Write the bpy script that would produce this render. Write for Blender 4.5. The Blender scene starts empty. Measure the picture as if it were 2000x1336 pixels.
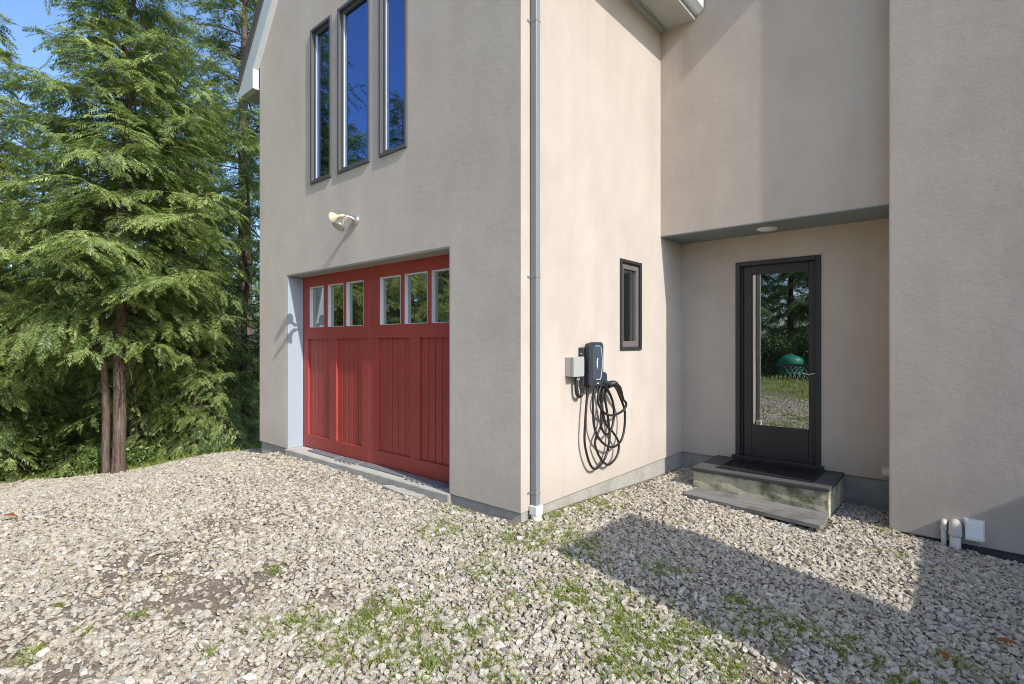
import bpy, bmesh, math, random
import numpy as np
from mathutils import Vector, Matrix

random.seed(7)
rng = np.random.default_rng(7)
scene = bpy.context.scene
C = scene.collection

# ------------------------------------------------------------------ camera, sky, sun, exposure
cam_data = bpy.data.cameras.new('camera')
cam_data.sensor_width = 36.0
cam_data.lens = 18.32
cam_data.shift_y = 0.001
cam_data.clip_start = 0.05
cam_data.clip_end = 2000
cam = bpy.data.objects.new('camera', cam_data)
C.objects.link(cam)
cam.location = (2.759, -3.300, 1.406)
cam.rotation_euler = (math.radians(90), 0, math.radians(40.86))
scene.camera = cam

SUN = Vector((8.6, -1.2, 6.3)).normalized()          # towards the sun
world = bpy.data.worlds.new('World')
scene.world = world
world.use_nodes = True
wn = world.node_tree
bg = wn.nodes['Background']
sky = wn.nodes.new('ShaderNodeTexSky')
sky.sky_type = 'NISHITA'
sky.sun_disc = False
sky.sun_elevation = math.asin(SUN.z)
sky.sun_rotation = math.atan2(SUN.x, SUN.y)
sky.air_density = 1.0
sky.dust_density = 1.6
sky.ozone_density = 5.0
wn.links.new(sky.outputs[0], bg.inputs[0])
bg.inputs[1].default_value = 0.15

sun_data = bpy.data.lights.new('sun', 'SUN')
sun_data.energy = 2.5
sun_data.angle = math.radians(0.5)
sun_data.color = (1.0, 0.97, 0.925)
sun = bpy.data.objects.new('sun', sun_data)
C.objects.link(sun)
sun.rotation_euler = SUN.to_track_quat('Z', 'Y').to_euler()

scene.view_settings.view_transform = 'Standard'
scene.view_settings.look = 'None'
scene.view_settings.exposure = 0.81
scene.view_settings.gamma = 1.0
scene.view_settings.use_curve_mapping = False
scene.cycles.max_bounces = 8
scene.cycles.diffuse_bounces = 4
scene.cycles.filter_width = 1.0
scene.cycles.use_denoising = True
scene.cycles.denoising_prefilter = 'NONE'

# ------------------------------------------------------------------ materials
class NT:
    def __init__(s, name):
        s.m = bpy.data.materials.new(name); s.m.use_nodes = True
        s.t = s.m.node_tree; s.b = s.t.nodes['Principled BSDF']
        s.out = s.t.nodes['Material Output']
    def n(s, typ, **kw):
        x = s.t.nodes.new(typ)
        for k, v in kw.items():
            if k.startswith('i_'): x.inputs[int(k[2:])].default_value = v
            else: setattr(x, k, v)
        return x
    def l(s, a, b): s.t.links.new(a, b)
    def coord(s, kind='Object', scale=None):
        tc = s.n('ShaderNodeTexCoord').outputs[kind]
        if scale:
            mp = s.n('ShaderNodeMapping'); mp.inputs['Scale'].default_value = scale
            s.l(tc, mp.inputs[0]); return mp.outputs[0]
        return tc
    def noise(s, vec, scale, detail=4, rough=.55, out='Fac'):
        x = s.n('ShaderNodeTexNoise'); x.inputs['Scale'].default_value = scale
        x.inputs['Detail'].default_value = detail; x.inputs['Roughness'].default_value = rough
        s.l(vec, x.inputs['Vector']); return x.outputs[out]
    def ramp(s, fac, stops, interp='LINEAR'):
        x = s.n('ShaderNodeValToRGB'); cr = x.color_ramp; cr.interpolation = interp
        while len(cr.elements) < len(stops): cr.elements.new(.5)
        for e, (p, c) in zip(cr.elements, stops):
            e.position = p; e.color = (*c, 1) if len(c) == 3 else c
        s.l(fac, x.inputs[0]); return x.outputs[0]
    def mix(s, fac, a, b, blend='MIX'):
        x = s.n('ShaderNodeMix'); x.data_type = 'RGBA'; x.blend_type = blend
        for i, v in ((0, fac), (6, a), (7, b)):
            if hasattr(v, 'is_linked') or hasattr(v, 'links'): s.l(v, x.inputs[i])
            else: x.inputs[i].default_value = v if i == 0 else (*v, 1)
        return x.outputs[2]
    def bump(s, h, strength=.3, dist=.01, normal=None):
        x = s.n('ShaderNodeBump'); x.inputs['Strength'].default_value = strength
        x.inputs['Distance'].default_value = dist; s.l(h, x.inputs['Height'])
        if normal: s.l(normal, x.inputs['Normal'])
        s.l(x.outputs[0], s.b.inputs['Normal']); return x.outputs[0]
    def set(s, color=None, rough=.6, metal=0, spec=None):
        if color is not None:
            if isinstance(color, tuple): s.b.inputs['Base Color'].default_value = (*color, 1)
            else: s.l(color, s.b.inputs['Base Color'])
        s.b.inputs['Roughness'].default_value = rough; s.b.inputs['Metallic'].default_value = metal
        if spec is not None: s.b.inputs['Specular IOR Level'].default_value = spec
        return s.m

def mat_stucco(name, col, seed=0.0):
    s = NT(name); v = s.coord()
    a = s.noise(v, .9, 5, .6); b = s.noise(v, 3.5, 6, .65); f = s.noise(v, 90, 4, .7); g = s.noise(v, 14, 5, .6)
    st = s.coord(scale=(2.2, 2.2, .35)); k = s.noise(st, 1.6, 4, .6)
    c1 = tuple(x * .85 for x in col); c2 = tuple(min(1, x * 1.09) for x in col)
    base = s.ramp(a, [(.34, (c1[0]*1.02, c1[1]*.975, c1[2]*.99)), (.5, col), (.66, (c2[0]*.97, c2[1]*1.005, c2[2]*1.0))])
    base = s.mix(.45, base, s.ramp(b, [(.3, tuple(x*.86 for x in col)), (.7, tuple(min(1, x*1.1) for x in col))]))
    base = s.mix(.22, base, s.ramp(k, [(.35, tuple(x*.80 for x in col)), (.62, tuple(min(1, x*1.08) for x in col))]))
    sp = s.noise(v, 210, 3, .7)
    base = s.mix(.16, base, s.ramp(sp, [(.35, tuple(x*.62 for x in col)), (.65, tuple(min(1, x*1.25) for x in col))]))
    sx = s.n('ShaderNodeSeparateXYZ'); s.l(v, sx.inputs[0])
    ad = s.n('ShaderNodeMath', operation='MULTIPLY_ADD'); s.l(b, ad.inputs[0]); ad.inputs[1].default_value = -.7; s.l(sx.outputs[2], ad.inputs[2])
    ad2 = s.n('ShaderNodeMath', operation='ADD'); s.l(ad.outputs[0], ad2.inputs[0]); ad2.inputs[1].default_value = .35
    dm_ = s.ramp(ad2.outputs[0], [(.0, (.28, .28, .28)), (.40, (0, 0, 0))])
    base = s.mix(dm_, base, (.30, .26, .20))
    n1 = s.n('ShaderNodeBump'); n1.inputs['Strength'].default_value = .30; n1.inputs['Distance'].default_value = .004
    s.l(f, n1.inputs['Height'])
    n2 = s.n('ShaderNodeBump'); n2.inputs['Strength'].default_value = .11; n2.inputs['Distance'].default_value = .014
    s.l(g, n2.inputs['Height']); s.l(n1.outputs[0], n2.inputs['Normal'])
    n3 = s.n('ShaderNodeBump'); n3.inputs['Strength'].default_value = .05; n3.inputs['Distance'].default_value = .05
    s.l(b, n3.inputs['Height']); s.l(n2.outputs[0], n3.inputs['Normal'])
    s.l(n3.outputs[0], s.b.inputs['Normal'])
    s.b.inputs['Diffuse Roughness'].default_value = .55
    return s.set(base, .9, spec=.2)

def mat_paint(name, col, rough=.5, var=.08, bump=.08, nscale=30, grain=None):
    s = NT(name); v = s.coord(scale=grain) if grain else s.coord()
    a = s.noise(v, nscale, 5, .6); b = s.noise(s.coord(), 2.0, 4, .6)
    c = s.mix(.5, s.ramp(a, [(.3, tuple(x*(1-var) for x in col)), (.7, tuple(min(1, x*(1+var)) for x in col))]),
              s.ramp(b, [(.3, tuple(x*(1-var) for x in col)), (.7, tuple(min(1, x*(1+var)) for x in col))]))
    s.bump(a, bump, .004)
    return s.set(c, rough)

def mat_concrete(name, col, moss=0.0):
    s = NT(name); v = s.coord()
    a = s.noise(v, 4, 6, .65); f = s.noise(v, 60, 5, .7); d = s.noise(v, 1.4, 4, .6)
    c = s.ramp(a, [(.28, tuple(x*.62 for x in col)), (.5, col), (.75, tuple(min(1, x*1.2) for x in col))])
    c = s.mix(.4, c, s.ramp(f, [(.35, tuple(x*.6 for x in col)), (.65, tuple(min(1, x*1.25) for x in col))]))
    if moss:
        mk = s.ramp(s.noise(v, 3.2, 6, .7), [(.47, (0, 0, 0)), (.62, (moss,)*3)])
        c = s.mix(mk, c, (.085, .10, .028))
    s.bump(f, .35, .006); s.b.inputs['Diffuse Roughness'].default_value = .8
    return s.set(c, .92, spec=.2)

M = {}
M['stucco'] = mat_stucco('stucco_plaster', (.59, .512, .434))
M['concrete'] = mat_concrete('foundation_concrete', (.38, .36, .31))
M['concrete_moss'] = mat_concrete('mossy_concrete', (.58, .53, .38), .85)
M['slab'] = mat_concrete('slab_concrete', (.36, .34, .295))
M['slate'] = mat_concrete('slate_stone', (.085, .08, .078))
M['red'] = mat_paint('red_door_paint', (.40, .060, .046), .5, .16, .22, 60, (1, 1, .06))
M['groove'] = mat_paint('shaded_red_groove', (.10, .012, .010), .8, .2)  # shade between the door boards put into the backing colour
M['white_paint'] = mat_paint('white_trim_paint', (.70, .71, .70), .5, .05)
M['jamb'] = mat_paint('pale_jamb_paint', (.38, .43, .47), .5, .05)
M['trim_white'] = mat_paint('white_fascia_paint', (.66, .68, .69), .5, .06)
M['soffit'] = mat_paint('soffit_paint', (.42, .44, .40), .6, .05)
M['ceiling'] = mat_paint('porch_ceiling_paint', (.21, .245, .24), .6, .05)
M['lintel'] = mat_paint('lintel_paint', (.40, .38, .33), .7, .06)
M['shingle'] = mat_paint('roof_shingles', (.10, .095, .09), .9, .25, .5, 12)
M['bronze'] = mat_paint('dark_bronze_frame', (.035, .033, .034), .38, .10, .03)
M['win_frame'] = mat_paint('grey_clad_frame', (.11, .105, .11), .38, .08, .03)
M['win_frame2'] = mat_paint('taupe_clad_frame', (.16, .14, .13), .42, .08, .03)
M['downspout'] = mat_paint('grey_downspout_paint', (.23, .235, .245), .4, .05, .03)
M['pvc'] = mat_paint('white_pvc', (.78, .77, .72), .35, .05, .03)
M['pvc_tan'] = mat_paint('beige_pvc', (.60, .57, .51), .5, .06, .05)
M['grey_box'] = mat_paint('grey_electrical_plastic', (.42, .43, .39), .45, .05, .03)
M['charger'] = mat_paint('charger_slate_plastic', (.040, .045, .055), .42, .08, .05, 120)
M['charger_face'] = mat_paint('charger_face_plastic', (.060, .078, .105), .34, .05, .02, 120)
M['charger_line'] = mat_paint('charger_silver_line', (.55, .60, .66), .3, .02, .0)
M['rubber'] = mat_paint('black_cable_rubber', (.022, .021, .021), .45, .15, .05)
M['mat'] = mat_paint('black_rubber_mat', (.016, .015, .015), .6, .3, .4, 60)
M['tile'] = mat_paint('grey_rubber_tile', (.20, .20, .20), .75, .2, .3, 50)
M['steel'] = NT('brushed_nickel').set((.62, .60, .56), .28, 1.0)
M['chrome'] = NT('weathered_chrome_lamp').set((.72, .68, .60), .30, .85)
M['amber'] = mat_paint('yellowed_lamp_glass', (.70, .60, .40), .35, .12, .02)
M['lens'] = mat_paint('frosted_lamp_lens', (.50, .50, .42), .25, .1, .05)
M['lamp_white'] = mat_paint('white_lamp_plastic', (.80, .80, .76), .4, .03, .0)
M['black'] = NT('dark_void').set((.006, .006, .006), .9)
M['leaf_orange'] = mat_paint('dry_leaf', (.42, .16, .04), .7, .2, .3, 60)
M['tank'] = mat_paint('green_tank_plastic', (.02, .22, .15), .45, .1, .05)
M['pipe_black'] = mat_paint('black_poly_pipe', (.05, .05, .055), .4, .1, .05)

def mat_plank():
    s = NT('weathered_plank_wood'); v = s.coord(scale=(1.2, 14, 14)); a = s.noise(v, 3, 6, .7)
    b = s.noise(s.coord(), 3.2, 4, .6)
    c = s.ramp(a, [(.3, (.12, .112, .10)), (.55, (.24, .23, .21)), (.75, (.32, .31, .29))])
    c = s.mix(s.ramp(b, [(.55, (0, 0, 0)), (.62, (.55, .55, .55))]), c, (.10, .085, .07))
    s.bump(a, .5, .006)
    return s.set(c, .85)
M['plank'] = mat_plank()

def mat_bark():
    s = NT('redwood_bark'); v = s.coord(scale=(13, 13, 1.3)); a = s.noise(v, 3.2, 6, .75)
    b = s.noise(s.coord(), 7, 5, .65)
    c = s.ramp(a, [(.36, (.035, .022, .017)), (.5, (.15, .095, .072)), (.68, (.33, .235, .19))])
    c = s.mix(.3, c, s.ramp(b, [(.4, (.10, .08, .07)), (.7, (.28, .25, .23))]))
    s.bump(a, .9, .03)
    return s.set(c, .95, spec=.1)
M['bark'] = mat_bark()

def mat_glass(name, fac, tint, wav=.0):
    s = NT(name)
    d = s.n('ShaderNodeBsdfDiffuse'); d.inputs[0].default_value = (.012, .013, .012, 1)
    g = s.n('ShaderNodeBsdfGlossy'); g.inputs[0].default_value = (*tint, 1); g.inputs[1].default_value = 0.0
    fr = s.n('ShaderNodeFresnel'); fr.inputs[0].default_value = 1.55
    ad = s.n('ShaderNodeMath', operation='ADD'); ad.inputs[1].default_value = fac; ad.use_clamp = True
    s.l(fr.outputs[0], ad.inputs[0])
    mx = s.n('ShaderNodeMixShader'); s.l(ad.outputs[0], mx.inputs[0]); s.l(d.outputs[0], mx.inputs[1]); s.l(g.outputs[0], mx.inputs[2])
    if wav:
        b = s.n('ShaderNodeBump'); b.inputs['Strength'].default_value = wav; b.inputs['Distance'].default_value = .01
        s.l(s.noise(s.coord(), 2.6, 2, .5), b.inputs['Height']); s.l(b.outputs[0], g.inputs['Normal'])
    s.l(mx.outputs[0], s.out.inputs[0]); s.t.nodes.remove(s.b)
    return s.m
M['glass'] = mat_glass('window_glass', .32, (.34, .52, 1.0), .03)
M['glass_garage'] = mat_glass('garage_glass', .34, (.95, .97, .95), .015)
M['glass_door'] = mat_glass('door_glass', .38, (.95, 1.0, .96), .03)

def mat_leaf(name, c1, c2, trans=.35):
    s = NT(name)
    at = s.n('ShaderNodeAttribute'); at.attribute_name = 'tone'
    col = s.mix(at.outputs['Fac'], c1, c2)
    df = s.n('ShaderNodeBsdfDiffuse'); tr = s.n('ShaderNodeBsdfTranslucent'); gl = s.n('ShaderNodeBsdfGlossy')
    gl.inputs[1].default_value = .45; gl.inputs[0].default_value = (.8, .85, .8, 1)
    s.l(col, df.inputs[0])
    tc = s.mix(.5, col, (.20, .24, .03)); s.l(tc, tr.inputs[0])
    m1 = s.n('ShaderNodeMixShader'); m1.inputs[0].default_value = trans
    s.l(df.outputs[0], m1.inputs[1]); s.l(tr.outputs[0], m1.inputs[2])
    m2 = s.n('ShaderNodeMixShader'); m2.inputs[0].default_value = .05
    s.l(m1.outputs[0], m2.inputs[1]); s.l(gl.outputs[0], m2.inputs[2])
    s.l(m2.outputs[0], s.out.inputs[0]); s.t.nodes.remove(s.b)
    return s.m
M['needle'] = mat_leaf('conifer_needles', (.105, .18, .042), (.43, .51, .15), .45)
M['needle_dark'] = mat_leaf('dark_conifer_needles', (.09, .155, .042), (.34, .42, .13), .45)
M['leaf'] = mat_leaf('shrub_leaves', (.08, .15, .03), (.24, .34, .08), .35)
M['grass'] = mat_leaf('grass_blades', (.19, .27, .035), (.42, .46, .10), .4)

def mat_ground():
    s = NT('soil_and_grit'); v = s.coord()
    a = s.noise(v, 1.3, 6, .65); f = s.noise(v, 70, 5, .75); k = s.noise(v, 6, 5, .65)
    soil = s.ramp(f, [(.3, (.09, .07, .05)), (.5, (.20, .16, .12)), (.68, (.42, .35, .28))])
    soil = s.mix(s.ramp(k, [(.4, (0, 0, 0)), (.65, (.6, .6, .6))]), soil, (.34, .275, .21))
    grassy = s.mix(s.ramp(s.noise(v, 2.2, 8, .8), [(.44, (0, 0, 0)), (.56, (1, 1, 1))]), s.ramp(f, [(.3, (.10, .12, .035)), (.55, (.27, .31, .09)), (.7, (.44, .44, .22))]), soil)
    sx = s.n('ShaderNodeSeparateXYZ'); s.l(v, sx.inputs[0])
    mr = s.n('ShaderNodeMapRange'); mr.inputs[1].default_value = -3.6; mr.inputs[2].default_value = -5.0
    nz = s.n('ShaderNodeMath', operation='ADD'); s.l(sx.outputs[1], nz.inputs[0]); s.l(k, nz.inputs[1]); s.l(nz.outputs[0], mr.inputs[0])
    c = s.mix(mr.outputs[0], soil, grassy)
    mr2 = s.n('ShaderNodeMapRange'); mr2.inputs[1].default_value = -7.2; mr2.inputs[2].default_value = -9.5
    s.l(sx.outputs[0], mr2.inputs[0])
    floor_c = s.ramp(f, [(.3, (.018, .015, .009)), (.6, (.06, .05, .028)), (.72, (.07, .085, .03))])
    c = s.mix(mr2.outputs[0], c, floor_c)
    s.bump(f, .8, .012)
    return s.set(c, .95, spec=.1)
M['ground'] = mat_ground()

def mat_stone():
    s = NT('crushed_stone'); oi = s.n('ShaderNodeObjectInfo'); v = s.coord()
    r = oi.outputs['Random']
    c = s.ramp(r, [(0, (.80, .72, .58)), (.12, (.66, .57, .44)), (.26, (.86, .81, .70)), (.40, (.60, .52, .40)), (.52, (.80, .72, .57)),
                   (.62, (.63, .595, .53)), (.72, (.74, .64, .48)), (.86, (.92, .88, .78)), (.95, (.48, .39, .29)), (1, (.40, .36, .32))])
    a = s.noise(v, 1.7, 5, .7)
    c = s.mix(.8, c, s.ramp(a, [(.3, (.46, .43, .38)), (.66, (.95, .94, .92))]), 'MULTIPLY')
    b = s.noise(v, 5, 5, .7); s.bump(b, .5, .12)
    return s.set(c, .9, spec=.2)
M['stone'] = mat_stone()

# ------------------------------------------------------------------ mesh helpers
def new_obj(name, me, mat, parent=None, loc=None, rot=None):
    o = bpy.data.objects.new(name, me)
    if mat and not me.materials: me.materials.append(M[mat] if isinstance(mat, str) else mat)
    C.objects.link(o)
    if parent: o.parent = parent
    if loc: o.location = loc
    if rot: o.rotation_euler = rot
    return o
def from_bm(name, bm, mat, parent=None, loc=None, rot=None, smooth=False):
    bmesh.ops.recalc_face_normals(bm, faces=bm.faces[:])
    me = bpy.data.meshes.new(name); bm.to_mesh(me); bm.free()
    if smooth: me.shade_smooth()
    return new_obj(name, me, mat, parent, loc, rot)
def empty(name, loc=(0, 0, 0), rot=None):
    o = bpy.data.objects.new(name, None); o.location = loc; C.objects.link(o)
    if rot: o.rotation_euler = rot
    o.empty_display_size = .1
    return o
def tag(o, label=None, cat=None, group=None, kind=None):
    for k, v in (('label', label), ('category', cat), ('group', group), ('kind', kind)):
        if v: o[k] = v
    return o
def bbox(bm, x0, x1, y0, y1, z0, z1, bev=0, seg=1):
    r = bmesh.ops.create_cube(bm, size=1)
    vs = r['verts']
    for v in vs:
        v.co = Vector(((x0 + x1) / 2 + v.co.x * (x1 - x0), (y0 + y1) / 2 + v.co.y * (y1 - y0), (z0 + z1) / 2 + v.co.z * (z1 - z0)))
    if bev:
        es = list({e for v in vs for e in v.link_edges})
        bmesh.ops.bevel(bm, geom=es, offset=bev, segments=seg, affect='EDGES', profile=.5)
def box(name, x0, x1, y0, y1, z0, z1, mat, parent=None, bev=0, seg=1):
    bm = bmesh.new(); bbox(bm, x0, x1, y0, y1, z0, z1, bev, seg)
    return from_bm(name, bm, mat, parent)
def prism(name, pts, axis, a0, a1, mat, parent=None, bev=0):
    """extrude a polygon: axis 'y' -> pts are (x,z); 'x' -> (y,z); 'z' -> (x,y)"""
    bm = bmesh.new()
    f = {'y': lambda p, a: (p[0], a, p[1]), 'x': lambda p, a: (a, p[0], p[1]), 'z': lambda p, a: (p[0], p[1], a)}[axis]
    v0 = [bm.verts.new(f(p, a0)) for p in pts]; v1 = [bm.verts.new(f(p, a1)) for p in pts]
    bm.faces.new(v0); bm.faces.new(v1[::-1]); n = len(pts)
    for i in range(n): bm.faces.new((v0[i], v1[i], v1[(i + 1) % n], v0[(i + 1) % n]))
    if bev: bmesh.ops.bevel(bm, geom=bm.edges[:], offset=bev, segments=2, affect='EDGES')
    return from_bm(name, bm, mat, parent)
def wall(name, axis, a0, a1, z0, z1, t0, t1, holes, mat, parent):
    """wall slab with real openings; axis 'x': runs along X, thickness along Y (t0..t1); axis 'y' the other way"""
    holes = [(h[0], h[1], max(h[2], z0), h[3]) for h in holes]
    us = sorted({a0, a1, *[h[0] for h in holes], *[h[1] for h in holes]}); zs = sorted({z0, z1, *[h[2] for h in holes], *[h[3] for h in holes]})
    bm = bmesh.new(); cache = {}
    def V(u, t, z):
        k = (round(u, 5), round(t, 5), round(z, 5))
        if k not in cache: cache[k] = bm.verts.new((u, t, z) if axis == 'x' else (t, u, z))
        return cache[k]
    def solid(i, j):
        if i < 0 or j < 0 or i >= len(us) - 1 or j >= len(zs) - 1: return False
        uc = (us[i] + us[i + 1]) / 2; zc = (zs[j] + zs[j + 1]) / 2
        return not any(h[0] < uc < h[1] and h[2] < zc < h[3] for h in holes)
    for i in range(len(us) - 1):
        for j in range(len(zs) - 1):
            if not solid(i, j): continue
            u0, u1, w0, w1 = us[i], us[i + 1], zs[j], zs[j + 1]
            bm.faces.new((V(u0, t0, w0), V(u1, t0, w0), V(u1, t0, w1), V(u0, t0, w1)))
            bm.faces.new((V(u0, t1, w0), V(u0, t1, w1), V(u1, t1, w1), V(u1, t1, w0)))
            if not solid(i - 1, j): bm.faces.new((V(u0, t0, w0), V(u0, t0, w1), V(u0, t1, w1), V(u0, t1, w0)))
            if not solid(i + 1, j): bm.faces.new((V(u1, t0, w0), V(u1, t1, w0), V(u1, t1, w1), V(u1, t0, w1)))
            if not solid(i, j - 1): bm.faces.new((V(u0, t0, w0), V(u0, t1, w0), V(u1, t1, w0), V(u1, t0, w0)))
            if not solid(i, j + 1): bm.faces.new((V(u0, t0, w1), V(u1, t0, w1), V(u1, t1, w1), V(u0, t1, w1)))
    return from_bm(name, bm, mat, parent)
def catmull(pts, n=8, closed=False):
    P = [Vector(p) for p in pts]; out = []
    N = len(P)
    for i in range(N if closed else N - 1):
        p0 = P[(i - 1) % N] if closed or i > 0 else P[0]; p1 = P[i]; p2 = P[(i + 1) % N]; p3 = P[(i + 2) % N] if closed or i + 2 < N else P[-1]
        for k in range(n):
            t = k / n
            out.append(.5 * ((2 * p1) + (-p0 + p2) * t + (2 * p0 - 5 * p1 + 4 * p2 - p3) * t * t + (-p0 + 3 * p1 - 3 * p2 + p3) * t ** 3))
    if not closed: out.append(P[-1])
    return out
def tube(bm, path, rad, sides=8, cap=True):
    path = [Vector(p) for p in path]; rings = []; prev = None
    for i, p in enumerate(path):
        d = (path[min(i + 1, len(path) - 1)] - path[max(i - 1, 0)]).normalized()
        a = prev if prev is not None else (Vector((0, 0, 1)) if abs(d.z) < .9 else Vector((1, 0, 0)))
        a = (a - d * a.dot(d)).normalized(); prev = a; b = d.cross(a)
        r = rad[i] if hasattr(rad, '__len__') else rad
        rings.append([bm.verts.new(p + (a * math.cos(2 * math.pi * k / sides) + b * math.sin(2 * math.pi * k / sides)) * r) for k in range(sides)])
    for r0, r1 in zip(rings, rings[1:]):
        for k in range(sides): bm.faces.new((r0[k], r0[(k + 1) % sides], r1[(k + 1) % sides], r1[k]))
    if cap: bm.faces.new(rings[0][::-1]); bm.faces.new(rings[-1])
def lathe(bm, prof, origin, axis, sides=20):
    """prof: (distance along axis, radius)"""
    ax = Vector(axis).normalized(); a = Vector((0, 0, 1)) if abs(ax.z) < .9 else Vector((1, 0, 0))
    a = (a - ax * a.dot(ax)).normalized(); b = ax.cross(a); O = Vector(origin); rings = []
    for d, r in prof:
        rings.append([bm.verts.new(O + ax * d + (a * math.cos(2 * math.pi * k / sides) + b * math.sin(2 * math.pi * k / sides)) * max(r, 1e-4)) for k in range(sides)])
    for r0, r1 in zip(rings, rings[1:]):
        for k in range(sides): bm.faces.new((r0[k], r0[(k + 1) % sides], r1[(k + 1) % sides], r1[k]))
    bm.faces.new(rings[0][::-1]); bm.faces.new(rings[-1])
def lathe_obj(name, prof, origin, axis, mat, parent, sides=20):
    bm = bmesh.new(); lathe(bm, prof, origin, axis, sides)
    o = from_bm(name, bm, mat, parent, smooth=True)
    return o
def np_mesh(name, V, F, tone=None):
    """V (n,3), F (m,4) or (m,3) int"""
    me = bpy.data.meshes.new(name); k = F.shape[1]
    me.vertices.add(len(V)); me.vertices.foreach_set('co', V.astype(np.float32).ravel())
    me.loops.add(F.size); me.loops.foreach_set('vertex_index', F.astype(np.int32).ravel())
    me.polygons.add(len(F)); me.polygons.foreach_set('loop_start', np.arange(0, F.size, k, dtype=np.int32))
    me.update(calc_edges=True)
    if tone is not None:
        at = me.attributes.new('tone', 'FLOAT', 'POINT'); at.data.foreach_set('value', tone.astype(np.float32))
    return me

# ------------------------------------------------------------------ ground
def sstep(x, a, b):
    t = np.clip((x - a) / (b - a), 0, 1); return t * t * (3 - 2 * t)
def gz(x, y):
    x = np.asarray(x, float); y = np.asarray(y, float)
    z = -.088 - .035 * np.clip(y, 0, 4) - .058 * np.clip(x, 0, 4)
    z = z + .012 * np.sin(1.7 * x + .6) * np.cos(1.3 * y) + .007 * np.sin(4.1 * x + 2 * y)
    xc = xcrest(y); xs = -3.6 - .6 * sstep(y, -1.3, -.3)
    z = z - .135 * np.clip(xs - np.maximum(x, xc), 0, None)
    d = np.clip(xc - x, 0, None)
    z = z - .50 * np.clip(d, 0, 8) - .02 * np.clip(d - 8, 0, 60)
    return z
def xcrest(y):
    y = np.asarray(y, float)
    return -6.12 + .30 * np.clip(y, -1.5, 3) + 2.0 * np.clip(y + 1.5, -2.2, 0)
def axis_pts(lo, hi, step, far):
    a = list(np.arange(lo, hi + 1e-6, step)); s = step; x = hi
    while x < far: s *= 1.35; x += s; a.append(x)
    s = step; x = lo; b = []
    while x > -far: s *= 1.35; x -= s; b.append(x)
    return np.array(b[::-1] + a)
gx = axis_pts(-12, 6, .09, 600); gy = axis_pts(-6, 4, .09, 600)
GX, GY = np.meshgrid(gx, gy, indexing='ij')
GV = np.stack([GX, GY, gz(GX, GY)], -1).reshape(-1, 3)
ii = np.arange(len(gx) * len(gy)).reshape(len(gx), len(gy))
GF = np.stack([ii[:-1, :-1], ii[1:, :-1], ii[1:, 1:], ii[:-1, 1:]], -1).reshape(-1, 4)
ground = new_obj('ground', np_mesh('ground', GV, GF), 'ground'); tag(ground, kind='structure')
ground.data.shade_smooth()

# ------------------------------------------------------------------ house
YU, YB, YD = 2.632, 3.249, 2.474        # wall over the porch, porch back wall, right-hand wall
house = empty('house')
tag(house, 'grey beige stucco house with a red garage door and steep white trimmed gable', 'house')
OX0, OX1, OZ = -4.075, -.858, 2.312      # garage opening
WZ0, WZ1 = 3.39, 5.32
WINS = [(-3.42, -2.94), (-2.79, -2.146), (-1.966, -1.494)]
wall('garage_wall', 'x', -4.90, 0.0, 0.0, 5.40, 0.0, .215, [(OX0, OX1, -1, OZ)] + [(a, b, WZ0, WZ1) for a, b in WINS], 'stucco', house)
prism('gable_wall', [(-4.90, 5.401), (0.0, 5.401), (-2.45, 8.25)], 'y', .001, .214, 'stucco', house)
SW = (1.64, 2.118, 1.328, 2.308)         # small side window
wall('side_wall', 'y', .216, YB + .2, 0.0, 5.30, -.2, 0.0, [SW], 'stucco', house)
box('side_wall_edge', -.2, -.0005, .2155, .2165, .001, 5.39, 'stucco', house)
box('upper_wall', .0005, 2.60, YU, YU + .25, 2.696, 7.6, 'stucco', house)
BD = (.678, 1.583, .045, 2.379)          # back door frame
wall('porch_back_wall', 'x', .0005, 2.9, 0.0, 2.90, YB, YB + .2, [(BD[0], BD[1], -1, BD[3])], 'stucco', house)
box('porch_ceiling', .001, 2.6, YU + .001, YB - .001, 2.684, 2.695, 'ceiling', house)
box('entry_wall', 2.255, 5.9, YD, YD + 3.5, -.277, 5.69, 'stucco', house, bev=.012, seg=2)
box('left_wall', -4.899, -4.70, .216, 6.0, 0.0, 5.3, 'stucco', house)
# concrete footing below the stucco
box('foundation', -4.89, OX0 - .002, .022, .21, -.9, -.003, 'concrete', house)
box('foundation', OX1 + .002, -.012, .022, .21, -.9, -.003, 'concrete', house)
box('foundation', -.19, -.020, .212, YB + .1, -.9, -.003, 'concrete', house)
box('foundation', -.019, 2.5, YB + .020, YB + .19, -.9, -.003, 'concrete', house)
box('foundation', 2.275, 5.8, YD + .02, YD + 3.0, -.9, -.280, 'slate', house)  # dark colour stands in for the shaded gap under this wall
box('foundation', -4.89, -4.71, .212, 5.9, -3.5, -.003, 'concrete', house)
box('garage_slab', OX0 + .001, OX1 - .001, -.028, .55, -.5, -.004, 'slab', house, bev=.008)
# interior backing so that the rooms behind the glass are dark rooms
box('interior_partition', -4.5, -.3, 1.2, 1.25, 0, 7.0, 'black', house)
box('interior_partition', .01, 2.2, YB + .9, YB + .95, 0, 2.85, 'black', house)
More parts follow.
